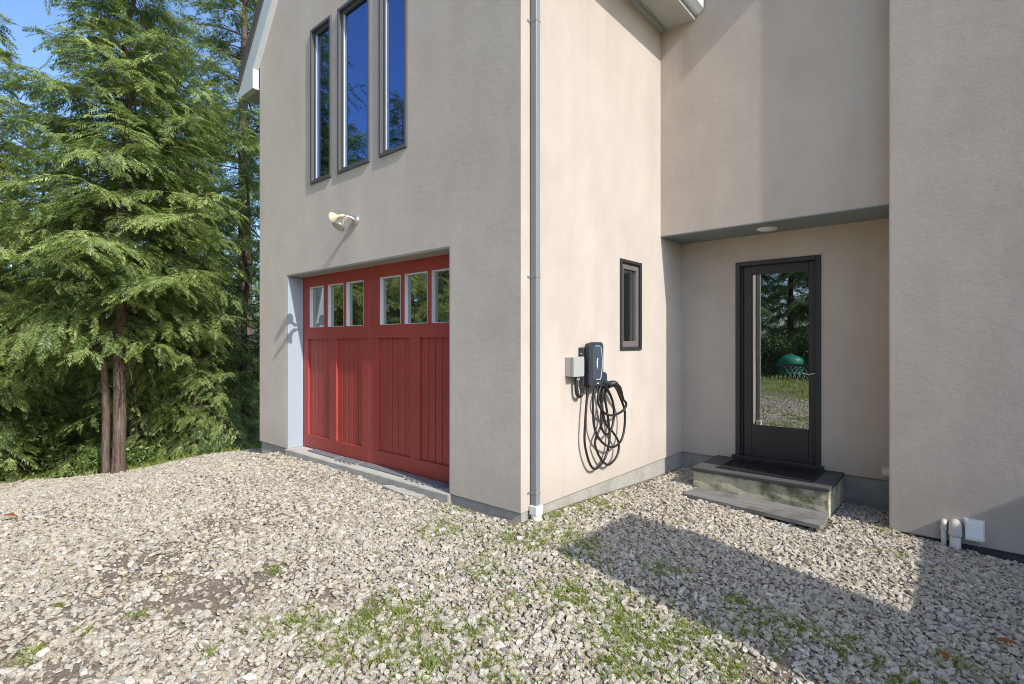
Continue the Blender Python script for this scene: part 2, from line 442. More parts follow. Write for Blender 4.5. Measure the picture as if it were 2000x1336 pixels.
# roof over the garage block
zi = lambda x: 5.335 + 1.2 * (x + 4.93)
RX = -2.45; rise = 1.2
roof = empty('roof'); roof.parent = house
def slab_roof(name, side):
    s = side; e = RX + s * 2.93
    z_e = 5.30; z_r = z_e + 2.93 * rise
    pts = [(e, z_e), (RX, z_r), (RX, z_r + .17), (e - s * .02, z_e + .15)]
    return prism(name, pts, 'y', -.10, YU - .005, 'shingle', roof)
slab_roof('roof_slope', -1); slab_roof('roof_slope', 1)
for s in (-1, 1):
    e = RX + s * 2.96; inn = RX + s * 2.48
    z_in = 5.34; z_rid = z_in + 2.48 * rise
    prism('rake_board', [(e, 5.06), (e, 5.16), (RX, 5.16 + 2.96 * rise), (RX, z_rid), (inn, z_in), (inn, 5.06)], 'y', -.085, -.002, 'trim_white', roof)
    prism('rake_cap', [(e - s * .012, 5.163), (e + s * .015, 5.20), (RX, 5.20 + 2.97 * rise), (RX, 5.163 + 2.96 * rise)], 'y', -.11, -.002, 'shingle', roof)
# right eave: soffit board, vent strip, fascia, gutter
box('soffit', .0005, .055, .23, YU - .003, 5.139, 5.155, 'soffit', roof)
box('soffit', .105, .40, .23, YU - .003, 5.140, 5.155, 'soffit', roof)
box('vent_backing', .055, .105, .23, YU - .003, 5.152, 5.16, 'black', roof)
vent = empty('soffit_vent'); vent.parent = roof
bar = None
for k in range(56):
    y = YU - .02 - k * .04
    if bar is None:
        b = box('vent_bar', .055, .105, -.011, .011, 5.1405, 5.151, 'soffit', vent); bar = b.data
    else:
        b = new_obj('vent_bar', bar, None, vent)
    b.location = (0, y, 0)
box('fascia', .40, .43, .10, YU - .003, 5.12, 5.32, 'soffit', roof)
prism('gutter', [(.432, 5.17), (.475, 5.17), (.53, 5.215), (.535, 5.30), (.545, 5.30), (.545, 5.31), (.432, 5.31)], 'y', .05, YU - .015, 'trim_white', roof)
box('soffit', -5.37, -4.902, .0, 4.0, 5.06, 5.075, 'soffit', roof)
box('fascia', -5.405, -5.372, .0, 4.0, 5.05, 5.24, 'trim_white', roof)
# unseen roof and gable at right, roof deepened to shade the wall over the porch
prism('roof_slope', [(2.1, 5.83), (5.6, 8.805), (9.1, 5.83), (9.1, 6.01), (5.6, 10.2), (2.1, 7.4)], 'y', YD - .10, YD + 3.4, 'shingle', roof)
prism('entry_gable', [(2.256, 5.691), (5.899, 5.691), (5.899, 8.50), (5.6, 8.78), (2.256, 5.95)], 'y', YD + .001, YD + 3.3, 'stucco', house)
# low wing at the right, outside the frame: it throws the shade over the gravel
box('wing_wall', 6.20, 9.4, -1.0, YD - .001, -.6, 2.28, 'stucco', house)
prism('wing_roof', [(6.0, 2.22), (6.0, 2.30), (8.0, 3.05), (9.7, 2.42), (9.7, 2.30), (8.0, 2.93)], 'y', -1.05, YD - .002, 'shingle', roof)
ch = box('chimney', 6.30, 6.95, -1.04, .12, -.5, 4.05, 'stucco', house, bev=.01)
box('chimney_cap', 6.27, 6.98, -1.07, .15, 4.051, 4.11, 'concrete', ch)

# ------------------------------------------------------------------ garage door
DY = .215
gd = empty('garage_door', (0, DY, 0)); gd.parent = house
gd['label'] = 'red carriage style garage door with six panes'
gz0, gz1 = .008, 2.30
def gbox(name, x0, x1, y0, y1, z0, z1, mat, bev=.003):
    bm = bmesh.new(); bbox(bm, x0, x1, y0, y1, z0, z1, bev); return from_bm(name, bm, mat, gd)
LEFT, MID, RIGHT = OX0 + .002, -2.482, -.862
leafs = [(LEFT, MID - .003), (MID + .003, RIGHT)]
pan_z = (.172, 1.46); gl_z = (1.612, 2.155)
boards = [[(-3.925, -3.372), (-3.212, -2.645)], [(-2.323, -1.734), (-1.579, -1.015)]]
panes = [[(-3.884, -3.510), (-3.421, -3.047), (-2.989, -2.612)], [(-2.284, -1.895), (-1.831, -1.446), (-1.382, -1.000)]]
for (l0, l1), bs, ps in zip(leafs, boards, panes):
    gbox('bottom_rail', l0, l1, .001, .05, gz0, pan_z[0], 'red')
    gbox('lock_rail', l0, l1, .001, .05, pan_z[1], gl_z[0], 'red')
    gbox('top_rail', l0, l1, .001, .05, gl_z[1], gz1, 'red')
    xs = [l0, bs[0][0], bs[0][1], bs[1][0], bs[1][1], l1]
    for a, b in ((0, 1), (2, 3), (4, 5)):
        gbox('stile', xs[a], xs[b], .0015, .05, pan_z[0] + .0005, pan_z[1] - .0005, 'red')
    xs = [l0, *[v for p in ps for v in p], l1]
    for a in range(0, 8, 2):
        gbox('stile', xs[a], xs[a + 1], .0015, .05, gl_z[0] + .0005, gl_z[1] - .0005, 'red')
    for b0, b1 in bs:
        n = 5; w = (b1 - b0) / n
        for k in range(n):
            gbox('board', b0 + k * w + .005, b0 + (k + 1) * w - .005, .028 + .0015 * random.random(), .045, pan_z[0] + .001, pan_z[1] - .001, 'red', .003)
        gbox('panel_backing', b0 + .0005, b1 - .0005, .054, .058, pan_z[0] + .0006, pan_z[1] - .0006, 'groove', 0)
    for p0, p1 in ps:
        for nm, a in (('glazing_bead', (p0 + .0005, p0 + .012, .006, .06, gl_z[0] + .001, gl_z[1] - .001)), ('glazing_bead', (p1 - .012, p1 - .0005, .006, .06, gl_z[0] + .001, gl_z[1] - .001)),
                      ('glazing_bead', (p0 + .0125, p1 - .0125, .006, .06, gl_z[1] - .013, gl_z[1] - .001)), ('glazing_bead', (p0 + .0125, p1 - .0125, .006, .06, gl_z[0] + .001, gl_z[0] + .008))):
            gbox(nm, *a, 'white_paint', .001)
        gbox('pane', p0 + .0122, p1 - .0122, .046, .052, gl_z[0] + .0085, gl_z[1] - .0135, 'glass_garage', 0)
gbox('door_back', LEFT + .01, RIGHT - .01, .062, .07, gz0, gz1, 'black', 0)
# opening lining
fr = empty('garage_door_frame'); fr.parent = house
box('jamb', OX0 + .0005, OX0 + .018, .004, DY - .001, -.002, OZ - .003, 'jamb', fr)
box('jamb_trim', OX0 + .0185, OX0 + .024, .03, DY - .002, 0.0, OZ - .03, 'jamb', fr)
box('jamb', OX1 - .018, OX1 - .0005, .004, DY - .001, -.002, OZ - .003, 'jamb', fr)
box('head', OX0 + .019, OX1 - .019, .004, DY - .001, OZ - .018, OZ - .0008, 'lintel', fr)

# ------------------------------------------------------------------ windows
def window_x(x0, x1, z0, z1, fw, sw):
    """casement in the garage wall, frame slightly proud of the plaster"""
    w = empty('window', (x0, 0, z0)); w.parent = house
    W, H = x1 - x0, z1 - z0
    def wb(name, a, b, y0, y1, c, d, mat, bev=.002):
        bm = bmesh.new(); bbox(bm, a, b, y0, y1, c, d, bev); return from_bm(name, bm, mat, w)
    y0, y1 = -.022, .10
    wb('frame', .001, fw, y0, y1, .001, H - .001, 'win_frame'); wb('frame', W - fw, W - .001, y0, y1, .001, H - .001, 'win_frame')
    wb('frame', fw + .0005, W - fw - .0005, y0, y1, .001, fw, 'win_frame'); wb('frame', fw + .0005, W - fw - .0005, y0, y1, H - fw, H - .001, 'win_frame')
    i = fw + .002; s0, s1 = .012, .07
    wb('sash', i, i + sw, s0, s1, i, H - i, 'win_frame'); wb('sash', W - i - sw, W - i, s0, s1, i, H - i, 'win_frame')
    wb('sash', i + sw + .0005, W - i - sw - .0005, s0, s1, i, i + sw, 'win_frame'); wb('sash', i + sw + .0005, W - i - sw - .0005, s0, s1, H - i - sw, H - i, 'win_frame')
    j = i + sw
    wb('pane', j - .003, W - j + .003, .040, .046, j - .003, H - j + .003, 'glass', 0)
    wb('glazing_bead', j + .0005, j + .009, .022, .039, j + .0005, H - j - .0005, 'white_paint', 0)  # white on the left side only: sunlit inner edge painted in
    return w
for (a, b) in WINS: window_x(a, b, WZ0, WZ1, .035, .032)
w = empty('window', (0, SW[0], SW[2])); w.parent = house; w['label'] = 'small narrow side window with taupe frame'
W_, H_ = SW[1] - SW[0], SW[3] - SW[2]
def wy(name, x0, x1, a, b, c, d, mat, bev=.002):
    bm = bmesh.new(); bbox(bm, x0, x1, a, b, c, d, bev); return from_bm(name, bm, mat, w)
fw = .034
for a in ((.001, fw, .001, H_ - .001), (W_ - fw, W_ - .001, .001, H_ - .001), (fw + .0005, W_ - fw - .0005, .001, fw), (fw + .0005, W_ - fw - .0005, H_ - fw, H_ - .001)):
    wy('frame', -.10, .018, *a, 'bronze')
i = fw + .002; sw = .062
for a in ((i, i + sw, i, H_ - i), (W_ - i - sw, W_ - i, i, H_ - i), (i + sw + .0005, W_ - i - sw - .0005, i, i + sw), (i + sw + .0005, W_ - i - sw - .0005, H_ - i - sw, H_ - i)):
    wy('sash', -.06, -.008, *a, 'win_frame2')
wy('pane', -.040, -.034, i + sw - .003, W_ - i - sw + .003, i + sw - .003, H_ - i - sw + .003, 'glass_garage', 0)

# ------------------------------------------------------------------ porch door
bd = empty('door', (BD[0], YB, BD[2])); bd.parent = house; bd['label'] = 'black framed glass back door with nickel lever'
DW, DH = BD[1] - BD[0], BD[3] - BD[2]
def db(name, a, b, y0, y1, c, d, mat, bev=.003):
    bm = bmesh.new(); bbox(bm, a, b, y0, y1, c, d, bev); return from_bm(name, bm, mat, bd)
f = .052
db('door_frame', .001, f, -.014, .14, 0, DH - .001, 'bronze'); db('door_frame', DW - f, DW - .001, -.014, .14, 0, DH - .001, 'bronze')
db('door_frame', f + .0005, DW - f - .0005, -.014, .14, DH - f, DH - .001, 'bronze')
db('door_stop', f + .0005, f + .022, .018, .14, .02, DH - f - .0005, 'bronze'); db('door_stop', DW - f - .022, DW - f - .0005, .018, .14, .02, DH - f - .0005, 'bronze')
g0, g1 = .848 - BD[0], 1.452 - BD[0]; h0, h1 = .43 - BD[2], 2.218 - BD[2]
s0 = f + .023; s1 = DW - f - .023
db('stile', s0, g0, .045, .09, .0165, DH - f - .001, 'bronze'); db('stile', g1, s1, .045, .09, .0165, DH - f - .001, 'bronze')
db('rail', g0 + .0005, g1 - .0005, .0465, .09, .0165, h0, 'bronze'); db('rail', g0 + .0005, g1 - .0005, .0465, .09, h1, DH - f - .001, 'bronze')
db('pane', g0 - .002, g1 + .002, .066, .074, h0 - .002, h1 + .002, 'glass_door', 0)
db('glazing_bead', g0 + .0005, g0 + .007, .052, .065, h0 + .0005, h1 - .0005, 'bronze', 0)
db('threshold', -.03, DW + .03, -.06, .16, -.03, .016, 'bronze', .004)
hx, hz = 1.526 - BD[0], 1.03 - BD[2]
bm = bmesh.new(); bbox(bm, hx - .019, hx + .019, .030, .044, hz - .15, hz + .09, .012, 3)
hp = from_bm('handle', bm, 'steel', bd)
bm = bmesh.new()
tube(bm, catmull([(hx, .034, hz + .035), (hx, -.015, hz + .035), (hx - .018, -.026, hz + .036), (hx - .06, -.028, hz + .026), (hx - .10, -.024, hz + .036), (hx - .125, -.02, hz + .042)], 5), .0085, 8)
from_bm('handle', bm, 'steel', bd, smooth=True)
lathe_obj('lock_cylinder', [(0, .011), (.012, .010)], (hx, .031, hz - .10), (0, -1, 0), 'steel', bd, 12)

# ------------------------------------------------------------------ porch: ceiling lamp, step, mat, plank
pl = empty('ceiling_lamp', (1.11, 2.955, 2.683)); tag(pl, 'round white recessed lamp in the grey porch ceiling', 'lamp')
lathe_obj('trim_ring', [(0, .108), (.006, .108), (.014, .098), (.016, .080), (.010, .078)], (0, 0, 0), (0, 0, -1), 'lamp_white', pl, 32)
lathe_obj('diffuser', [(.0005, .076), (.012, .074), (.022, .060), (.028, .030), (.029, .0)], (0, 0, 0), (0, 0, -1), 'lamp_white', pl, 32)

st = empty('porch_step', (1.13, 2.85, -.2)); tag(st, 'mossy concrete porch step with a dark slate top', 'step')
def sb(par, o, name, x0, x1, y0, y1, z0, z1, mat, bev=.004, seg=1, rough=0):
    bm = bmesh.new(); bbox(bm, x0 - o[0], x1 - o[0], y0 - o[1], y1 - o[1], z0 - o[2], z1 - o[2], bev, seg)
    if rough:
        bmesh.ops.subdivide_edges(bm, edges=bm.edges[:], cuts=6, use_grid_fill=True)
        for v in bm.verts: v.co += Vector((random.gauss(0, rough), random.gauss(0, rough), random.gauss(0, rough * .6)))
    return from_bm(name, bm, mat, par)
o = (1.13, 2.85, -.2)
sb(st, o, 'riser', .475, 1.79, 2.435, YB + .008, -.5, -.018, 'concrete_moss', .012, 2, .003)
sb(st, o, 'tread', .462, 1.80, 2.415, YB + .0005, -.017, .020, 'slate', .006, 2)

dm = empty('door_mat', (1.165, 2.88, .021)); tag(dm, 'black ribbed rubber mat lying on the step', 'door mat')
bm = bmesh.new(); bbox(bm, -.475, .475, -.33, .27, 0, .008, .003); from_bm('mat_base', bm, 'mat', dm)
ribme = None
for k in range(44):
    x = -.45 + k * .0209
    bm = None
    if ribme is None:
        bm = bmesh.new(); bbox(bm, -.006, .006, -.29, .235, .0085, .016, .002); r = from_bm('rib', bm, 'mat', dm); ribme = r.data
    else: r = new_obj('rib', ribme, None, dm)
    r.location.x = x
bm = bmesh.new()
for a in ((-.47, .47, -.325, -.30), (-.47, .47, .245, .265)): bbox(bm, *a, .0085, .015, .003)
from_bm('border', bm, 'mat', dm)
dm.rotation_euler.z = -.012

bm = bmesh.new()
pp = [(.548, 1.965), (.560, 2.355), (1.815, 2.340), (1.848, 1.850), (1.80, 1.835), (1.2, 1.885)]
pp = [(.546, 1.985), (.556, 2.36), (1.812, 2.335), (1.846, 1.90), (1.826, 1.845), (1.2, 1.915)]
v0 = [bm.verts.new((x - 1.2, y - 2.1, 0)) for x, y in pp]; v1 = [bm.verts.new((x - 1.2, y - 2.1, .035)) for x, y in pp]
bm.faces.new(v0[::-1]); bm.faces.new(v1)
for i in range(len(pp)): bm.faces.new((v0[i], v0[(i + 1) % len(pp)], v1[(i + 1) % len(pp)], v1[i]))
bmesh.ops.bevel(bm, geom=bm.edges[:], offset=.004, segments=2, affect='EDGES')
pk = from_bm('plank', bm, 'plank', None, (1.2, 2.1, -.208)); pk.rotation_euler = (-.03, .012, 0)
tag(pk, 'weathered grey board lying on the gravel before the porch step', 'board')

# ------------------------------------------------------------------ downspout
ds = empty('downspout', (0, .17, -.06)); tag(ds, 'grey square downspout running down the sunlit wall beside the corner', 'downspout')
def dsb(name, x0, x1, y0, y1, z0, z1, mat, bev=.006, par=None):
    bm = bmesh.new(); bbox(bm, x0, x1, y0 - .17, y1 - .17, z0 + .06, z1 + .06, bev, 2); return from_bm(name, bm, mat, par or ds)
dsb('pipe', .012, .070, .116, .174, .02, 5.12, 'downspout')
for z in (.135, 1.95, 4.1):
    dsb('bracket', .0015, .0725, .1135, .1765, z, z + .022, 'downspout', .003)
    dsb('bracket_tab', .0015, .006, .085, .108, z + .002, z + .02, 'downspout', .001)
dsb('pvc_adapter', .006, .088, .100, .192, -.035, .045, 'pvc', .008)
bm = bmesh.new(); tube(bm, catmull([(.047, -.024, .035), (.05, -.02, -.03), (.075, -.005, -.06), (.10, .01, -.10)], 4), .046, 14)
from_bm('pvc_elbow', bm, 'pvc', ds, smooth=True)

# ------------------------------------------------------------------ twin floodlight above the garage
fl = empty('floodlight', (-2.42, 0, 2.79)); fl.scale = (1.02, 1.12, 1.02); tag(fl, 'twin chrome floodlight on the wall above the garage door', 'floodlight')
lathe_obj('base_plate', [(0.001, .058), (.010, .058), (.022, .046), (.034, .020)], (0, 0, 0), (0, -1, 0), 'chrome', fl, 24)
def lamp(center, d, bellmat, name):
    d = Vector(d).normalized(); c = Vector(center)
    root = lathe_obj('lamp_housing', [(-.005, .012), (.0, .018), (.045, .019), (.062, .023), (.082, .033), (.108, .052), (.128, .064), (.134, .066)], c, d, bellmat, fl, 24)
    lathe_obj('lens', [(.1345, .058), (.139, .050), (.143, .03), (.145, .0)], c, d, 'lens', root, 24)
    return root
c1 = (-.035, -.125, .035); c2 = (.015, -.135, -.005)
for c in (c1, c2):
    bm = bmesh.new(); tube(bm, catmull([(.0, -.03, .012), (c[0] * .5, -.06, (c[2] + .012) * .6), c], 4), .012, 10); from_bm('arm', bm, 'chrome', fl, smooth=True)
    lathe_obj('knuckle', [(-.014, .014), (-.012, .018), (.012, .018), (.014, .014)], Vector(c) * .9, (1, .2, 0), 'chrome', fl, 12)
lamp(c1, (-.92, -.36, -.14), 'amber', 'a')
lamp(c2, (.10, -.55, -.80), 'chrome', 'b')

# ------------------------------------------------------------------ car charger with its cable
ev = empty('wall_charger', (0, .98, .99)); tag(ev, 'dark slate car charger on the sunlit wall with looped black cable', 'car charger')
def evw(p): return (p[0], p[1] - .98, p[2] - .99)
def rounded_panel(bm, y0, y1, z0, z1, x0, x1, r=.035, taper=.012, seg=6, bulge=.012):
    """rounded upright panel: y0..y1, z0..z1, from x0 (wall) to x1 (front)"""
    def ring(x, ins):
        a, b, c, d = y0 + ins, y1 - ins, z0 + ins, z1 - ins; pts = []
        for (cy, cz, s) in ((b - r, d - r, 0), (a + r, d - r, 1), (a + r, c + r, 2), (b - r, c + r, 3)):
            for k in range(seg + 1):
                t = (s + k / seg) * math.pi / 2
                yy = cy + r * math.cos(t); zz = cz + r * math.sin(t)
                u = (zz - (c + d) / 2) / (d - c) * 2
                yy += bulge * (1 - u * u) * (1 if yy > (a + b) / 2 else -.35)
                pts.append(bm.verts.new((x, yy, zz)))
        return pts
    rs = [ring(x0, taper), ring(x1 - .022, taper * .4), ring(x1 - .012, 0), ring(x1 - .003, .003), ring(x1, .010)]
    n = len(rs[0])
    for p, q in zip(rs, rs[1:]):
        for k in range(n): bm.faces.new((p[k], p[(k + 1) % n], q[(k + 1) % n], q[k]))
    bm.faces.new(rs[0][::-1]); bm.faces.new(rs[-1])
bm = bmesh.new(); rounded_panel(bm, -.115, .135, .0, .425, .055, .118); ob = from_bm('body', bm, 'charger', ev, smooth=False)
bm = bmesh.new(); rounded_panel(bm, -.062, .098, .062, .395, .112, .1195, .03, 0, 6, .010); fc = from_bm('front_panel', bm, 'charger_face', ob)
path = []
for k in range(25):
    t = k / 24
    if t < .28: p = (.121, -.02 + t / .28 * .085, .388 - t / .28 * .002)
    elif t < .78: u = (t - .28) / .5; p = (.121, .074 + .024 * math.sin(u * math.pi) + .006, .380 - u * .30)
    else: u = (t - .78) / .22; p = (.121, .075 - u * .08, .068)
    path.append(p)
bm = bmesh.new(); tube(bm, catmull(path, 2), .0042, 6); from_bm('accent_line', bm, 'charger_line', ob)
bm = bmesh.new()
z0 = .215
vs = [bm.verts.new((.1215, y, z)) for y, z in ((.034, z0 + .055), (.018, z0 + .022), (.030, z0 + .022), (.022, z0 - .01), (.028, z0 - .01), (.016, z0 - .05), (.016, z0 - .018), (.006, z0 - .018), (.010, z0 + .012), (.004, z0 + .012), (.016, z0 + .055))]
bm.faces.new(vs); r = bmesh.ops.extrude_face_region(bm, geom=bm.faces[:])
for v in r['geom']:
    if isinstance(v, bmesh.types.BMVert): v.co.x -= .003
from_bm('bolt_emblem', bm, 'lamp_white', ob)
bm = bmesh.new(); bbox(bm, .119, .1205, .012, .05, .028, .036, .001); from_bm('brand_mark', bm, 'lamp_white', ob)
bm = bmesh.new(); bbox(bm, .001, .054, -.13, .10, .01, .375, .008, 2); mp = from_bm('mounting_plate', bm, 'charger', ev)
bm = bmesh.new()
lathe(bm, [(0, .004), (.003, .007), (.004, .006)], (.035, -.1305, .315), (0, -1, 0), 10); from_bm('screw', bm, 'lamp_white', mp)
# plug holster beside the charger
hol = empty('holster', (0, .27, .04)); hol.parent = ev
bm = bmesh.new(); rounded_panel(bm, -.055, .055, -.14, .085, .001, .05, .04, .006, 6, 0); from_bm('holster_plate', bm, 'charger', hol)
bm = bmesh.new(); tube(bm, [(.045, -.005, -.02), (.11, -.012, -.045)], .036, 16); from_bm('socket', bm, 'charger', hol, smooth=False)
# connector held in the holster
bm = bmesh.new(); tube(bm, catmull([(.10, .262, 0.0), (.135, .30, .012), (.15, .37, -.03), (.145, .43, -.09), (.13, .50, -.165)], 5), [.034] * 4 + [.032] * 4 + [.026] * 4 + [.021] * 4 + [.015] * 5, 12)
from_bm('plug', bm, 'rubber', ev, smooth=True)
S = [[(.130, 1.48, .825), (.13, 1.545, .775), (.12, 1.50, .715), (.11, 1.32, .682), (.10, 1.17, .715), (.095, 1.055, .825), (.09, 1.085, .955), (.085, 1.16, .99), (.085, 1.26, .93), (.08, 1.36, .80), (.075, 1.385, .66), (.08, 1.33, .54), (.085, 1.22, .50), (.08, 1.13, .60), (.07, 1.16, .80), (.065, 1.20, .95), (.075, 1.28, 1.0), (.09, 1.40, .95),
      (.095, 1.50, .82), (.10, 1.565, .70), (.10, 1.56, .53), (.10, 1.485, .40), (.10, 1.31, .362), (.095, 1.12, .44), (.09, 1.0, .58), (.085, .975, .76), (.08, 1.0, .93), (.075, 1.09, 1.0), (.07, 1.15, .88), (.065, 1.18, .64), (.06, 1.06, .47), (.06, 1.075, .37), (.065, 1.18, .24), (.07, 1.305, .185), (.075, 1.455, .255), (.075, 1.48, .385), (.07, 1.35, .52), (.06, 1.25, .60), (.06, 1.17, .80), (.05, 1.14, .93),
      (.05, 1.19, .98), (.055, 1.26, .80), (.05, 1.335, .55), (.05, 1.335, .40), (.055, 1.24, .25), (.06, 1.07, .183), (.065, .95, .255), (.07, .855, .46), (.075, .855, .67), (.075, .885, .90), (.075, .895, 1.0)]]
bm = bmesh.new(); tube(bm, catmull([evw(p) for p in S[0]], 6), .0122, 8); from_bm('charging_cable', bm, 'rubber', ev, smooth=True)
bm = bmesh.new(); tube(bm, catmull([evw(p) for p in ((.05, .84, .99), (.05, .835, .93), (.05, .80, .905), (.05, .755, .93), (.05, .74, 1.0), (.05, .74, 1.10))], 6), .017, 10)
from_bm('supply_conduit', bm, 'rubber', ev, smooth=True)

jb = empty('junction_box', (0, .715, 1.19)); tag(jb, 'grey plastic junction box left of the charger', 'junction box')
def jbb(name, x0, x1, y0, y1, z0, z1, mat, bev=.004):
    bm = bmesh.new(); bbox(bm, x0, x1, y0 - .715, y1 - .715, z0 - 1.19, z1 - 1.19, bev, 2); return from_bm(name, bm, mat, jb)
jbb('box_body', .001, .078, .632, .795, 1.10, 1.275, 'grey_box'); jbb('cover', .0785, .103, .628, .800, 1.096, 1.28, 'grey_box', .006)
for y in (.64, .788):
    for z in (1.104, 1.272): lathe_obj('screw', [(0, .006), (.003, .005)], (.102, y - .715, z - 1.19), (1, 0, 0), 'steel', jb, 8)
jbb('conduit_fitting', .03, .07, .73, .775, 1.062, 1.0995, 'grey_box', .006)

# ------------------------------------------------------------------ utilities on the right wall
def pvc_pipe(x, r, ztop, zbot, label, cpl):
    p = empty('vent_pipe', (x, YD, -.28)); tag(p, label, 'pipe', 'pipes by the right wall')
    yo = -(r + .022)
    bm = bmesh.new(); tube(bm, catmull([(0, .02, ztop - r + .28), (0, yo * .45, ztop - r + .28), (0, yo * .93, ztop - r * 1.25 + .28), (0, yo, ztop - r * 2.2 + .28), (0, yo, ztop - r * 3.0 + .28)], 5), r * 1.13, 18)
    from_bm('elbow', bm, 'pvc_tan', p, smooth=True)
    bm = bmesh.new(); tube(bm, [(0, yo, ztop - r * 2.9 + .28), (0, yo, zbot + .28)], r, 18); from_bm('pipe', bm, 'pvc_tan', p, smooth=True)
    bm = bmesh.new(); tube(bm, [(0, yo, cpl + .02 + .28), (0, yo, cpl - .012 + .28)], r * 1.2, 18); from_bm('coupling', bm, 'pvc_tan', p)
pvc_pipe(2.637, .0185, -.095, -.38, 'thinner beige pipe elbowing down out of the right wall', -.165)
pvc_pipe(2.712, .038, -.085, -.42, 'thicker beige pipe elbowing down out of the right wall', -.185)
vh = empty('vent_hood', (2.83, YD, -.14)); tag(vh, 'white sloped vent hood low on the right wall', 'vent hood')
prism('hood', [(-.004, .075), (-.058, .070), (-.088, -.055), (-.085, -.075), (-.004, -.075)], 'x', -.056, .056, 'pvc', vh, .004)
bm = bmesh.new(); bbox(bm, -.066, .066, -.006, -.001, -.09, .085, .002); from_bm('flange', bm, 'pvc', vh)
bm = bmesh.new(); bbox(bm, -.045, .045, -.075, -.012, -.079, -.0755, 0); from_bm('louver', bm, 'black', vh)
cp = empty('dryer_vent', (2.185, YB, .085)); cp.scale = (.8, .8, .8); tag(cp, 'white vent flap low on the porch wall behind the corner', 'vent')
prism('flap', [(-.005, .055), (-.035, .05), (-.085, -.02), (-.075, -.05), (-.005, -.05)], 'x', -.06, .06, 'pvc_tan', cp, .005)
bm = bmesh.new(); bbox(bm, -.07, .07, -.005, -.001, -.065, .065, .002); from_bm('flange', bm, 'pvc_tan', cp)

# rubber tiles and broken concrete at the garage sill
def tile(name, x0, x1, y0, y1, z, mat, label, cat, knobs=True, grp=None, rot=0):
    cx, cy = (x0 + x1) / 2, (y0 + y1) / 2
    r = empty(name, (cx, cy, z), (0, 0, rot)); tag(r, label, cat, grp)
    bm = bmesh.new(); bbox(bm, x0 - cx, x1 - cx, y0 - cy, y1 - cy, 0, .014, .003); from_bm('sheet', bm, mat, r)
    if knobs:
        km = None
        n = int((x1 - x0) / .09)
        for k in range(n):
            if km is None:
                bm = bmesh.new(); bbox(bm, -.028, .028, -.018, .018, 0, .013, .006); t = from_bm('tab', bm, mat, r); km = t.data
            else: t = new_obj('tab', km, None, r)
            t.location = (x0 - cx + .05 + k * .09, y0 - cy - .0195, 0)
tile('ramp_tile', -3.70, -3.02, .085, .20, -.003, 'tile', 'left rubber tile lying on the garage sill', 'tile', False, None, -.02)
tile('ramp_tile', -2.96, -2.56, .07, .20, -.003, 'tile', 'short knobbed rubber tile on the middle of the garage sill', 'tile', True, None, .015)
tile('ramp_tile', -2.52, -1.66, .085, .205, -.003, 'tile', 'longest rubber tile lying on the garage sill', 'tile', False, None, -.015)
tile('ramp_tile', -1.62, -1.04, .075, .205, -.003, 'tile', 'knobbed rubber tile at the right end of the garage sill', 'tile', True, None, .0)
bm = bmesh.new()
ps = [(-.31, -.02), (-.26, .045), (-.18, .06), (-.12, .04), (-.04, .065), (.05, .05), (.12, .062), (.20, .045), (.30, .055), (.31, -.03), (.1, -.055), (-.1, -.045)]
v0 = [bm.verts.new((x, y, -.03)) for x, y in ps]; v1 = [bm.verts.new((x * .98, y * .96, .014)) for x, y in ps]
bm.faces.new(v0[::-1]); bm.faces.new(v1)
for i in range(len(ps)): bm.faces.new((v0[i], v0[(i + 1) % len(ps)], v1[(i + 1) % len(ps)], v1[i]))
cpz = from_bm('concrete_fragment', bm, 'slab', None, (-1.48, -.09, -.078), (0.03, 0.0, .0))
tag(cpz, 'broken piece of grey concrete lying in gravel at the garage sill', 'concrete')

# ------------------------------------------------------------------ gravel
FOOT = [(-4.95, .03, -.035, 9), (-.1, .012, -.1, 9), (2.25, 6, YD - .0, 9), (.46, 1.81, 2.42, 9), (-9, 9, YB, 99), (.56, 1.84, 1.95, 2.36), (.002, .1, .09, .2)]
DR = [(-0.59, -2.09, 0.27), (-0.58, -1.75, 0.20), (-0.26, -2.82, 0.18), (1.93, -0.61, 0.13), (-0.68, -2.33, 0.18), (-0.44, -2.27, 0.17), (-0.08, -1.65, 0.15), (0.19, -1.58, 0.12), (-1.47, -2.26, 0.17), (2.15, -0.47, 0.15)]
def in_foot(x, y, pad=0.0):
    m = np.zeros(len(x), bool)
    for a, b, c, d in FOOT: m |= (x > a - pad) & (x < b + pad) & (y > c - pad) & (y < d + pad)
    return m
def vnoise(x, y, s, seed):
    r = np.random.default_rng(seed); out = np.zeros(len(x))
    for k in range(6):
        a = r.uniform(0, 6.28); f_ = s * (1 + .6 * k); out += np.sin(f_ * (x * np.cos(a) + y * np.sin(a)) + r.uniform(0, 6.28)) / (1 + .4 * k)
    return out / 3.0
def jitter_grid(x0, x1, y0, y1, step, r):
    a = np.arange(x0, x1, step); b = np.arange(y0, y1, step * .87); X, Y = np.meshgrid(a, b)
    X = X + (np.arange(len(b)) % 2)[:, None] * step * .5
    X = X + r.uniform(-.45, .45, X.shape) * step; Y = Y + r.uniform(-.45, .45, Y.shape) * step
    return X.ravel(), Y.ravel()
stone_col = bpy.data.collections.new('stone_shapes')
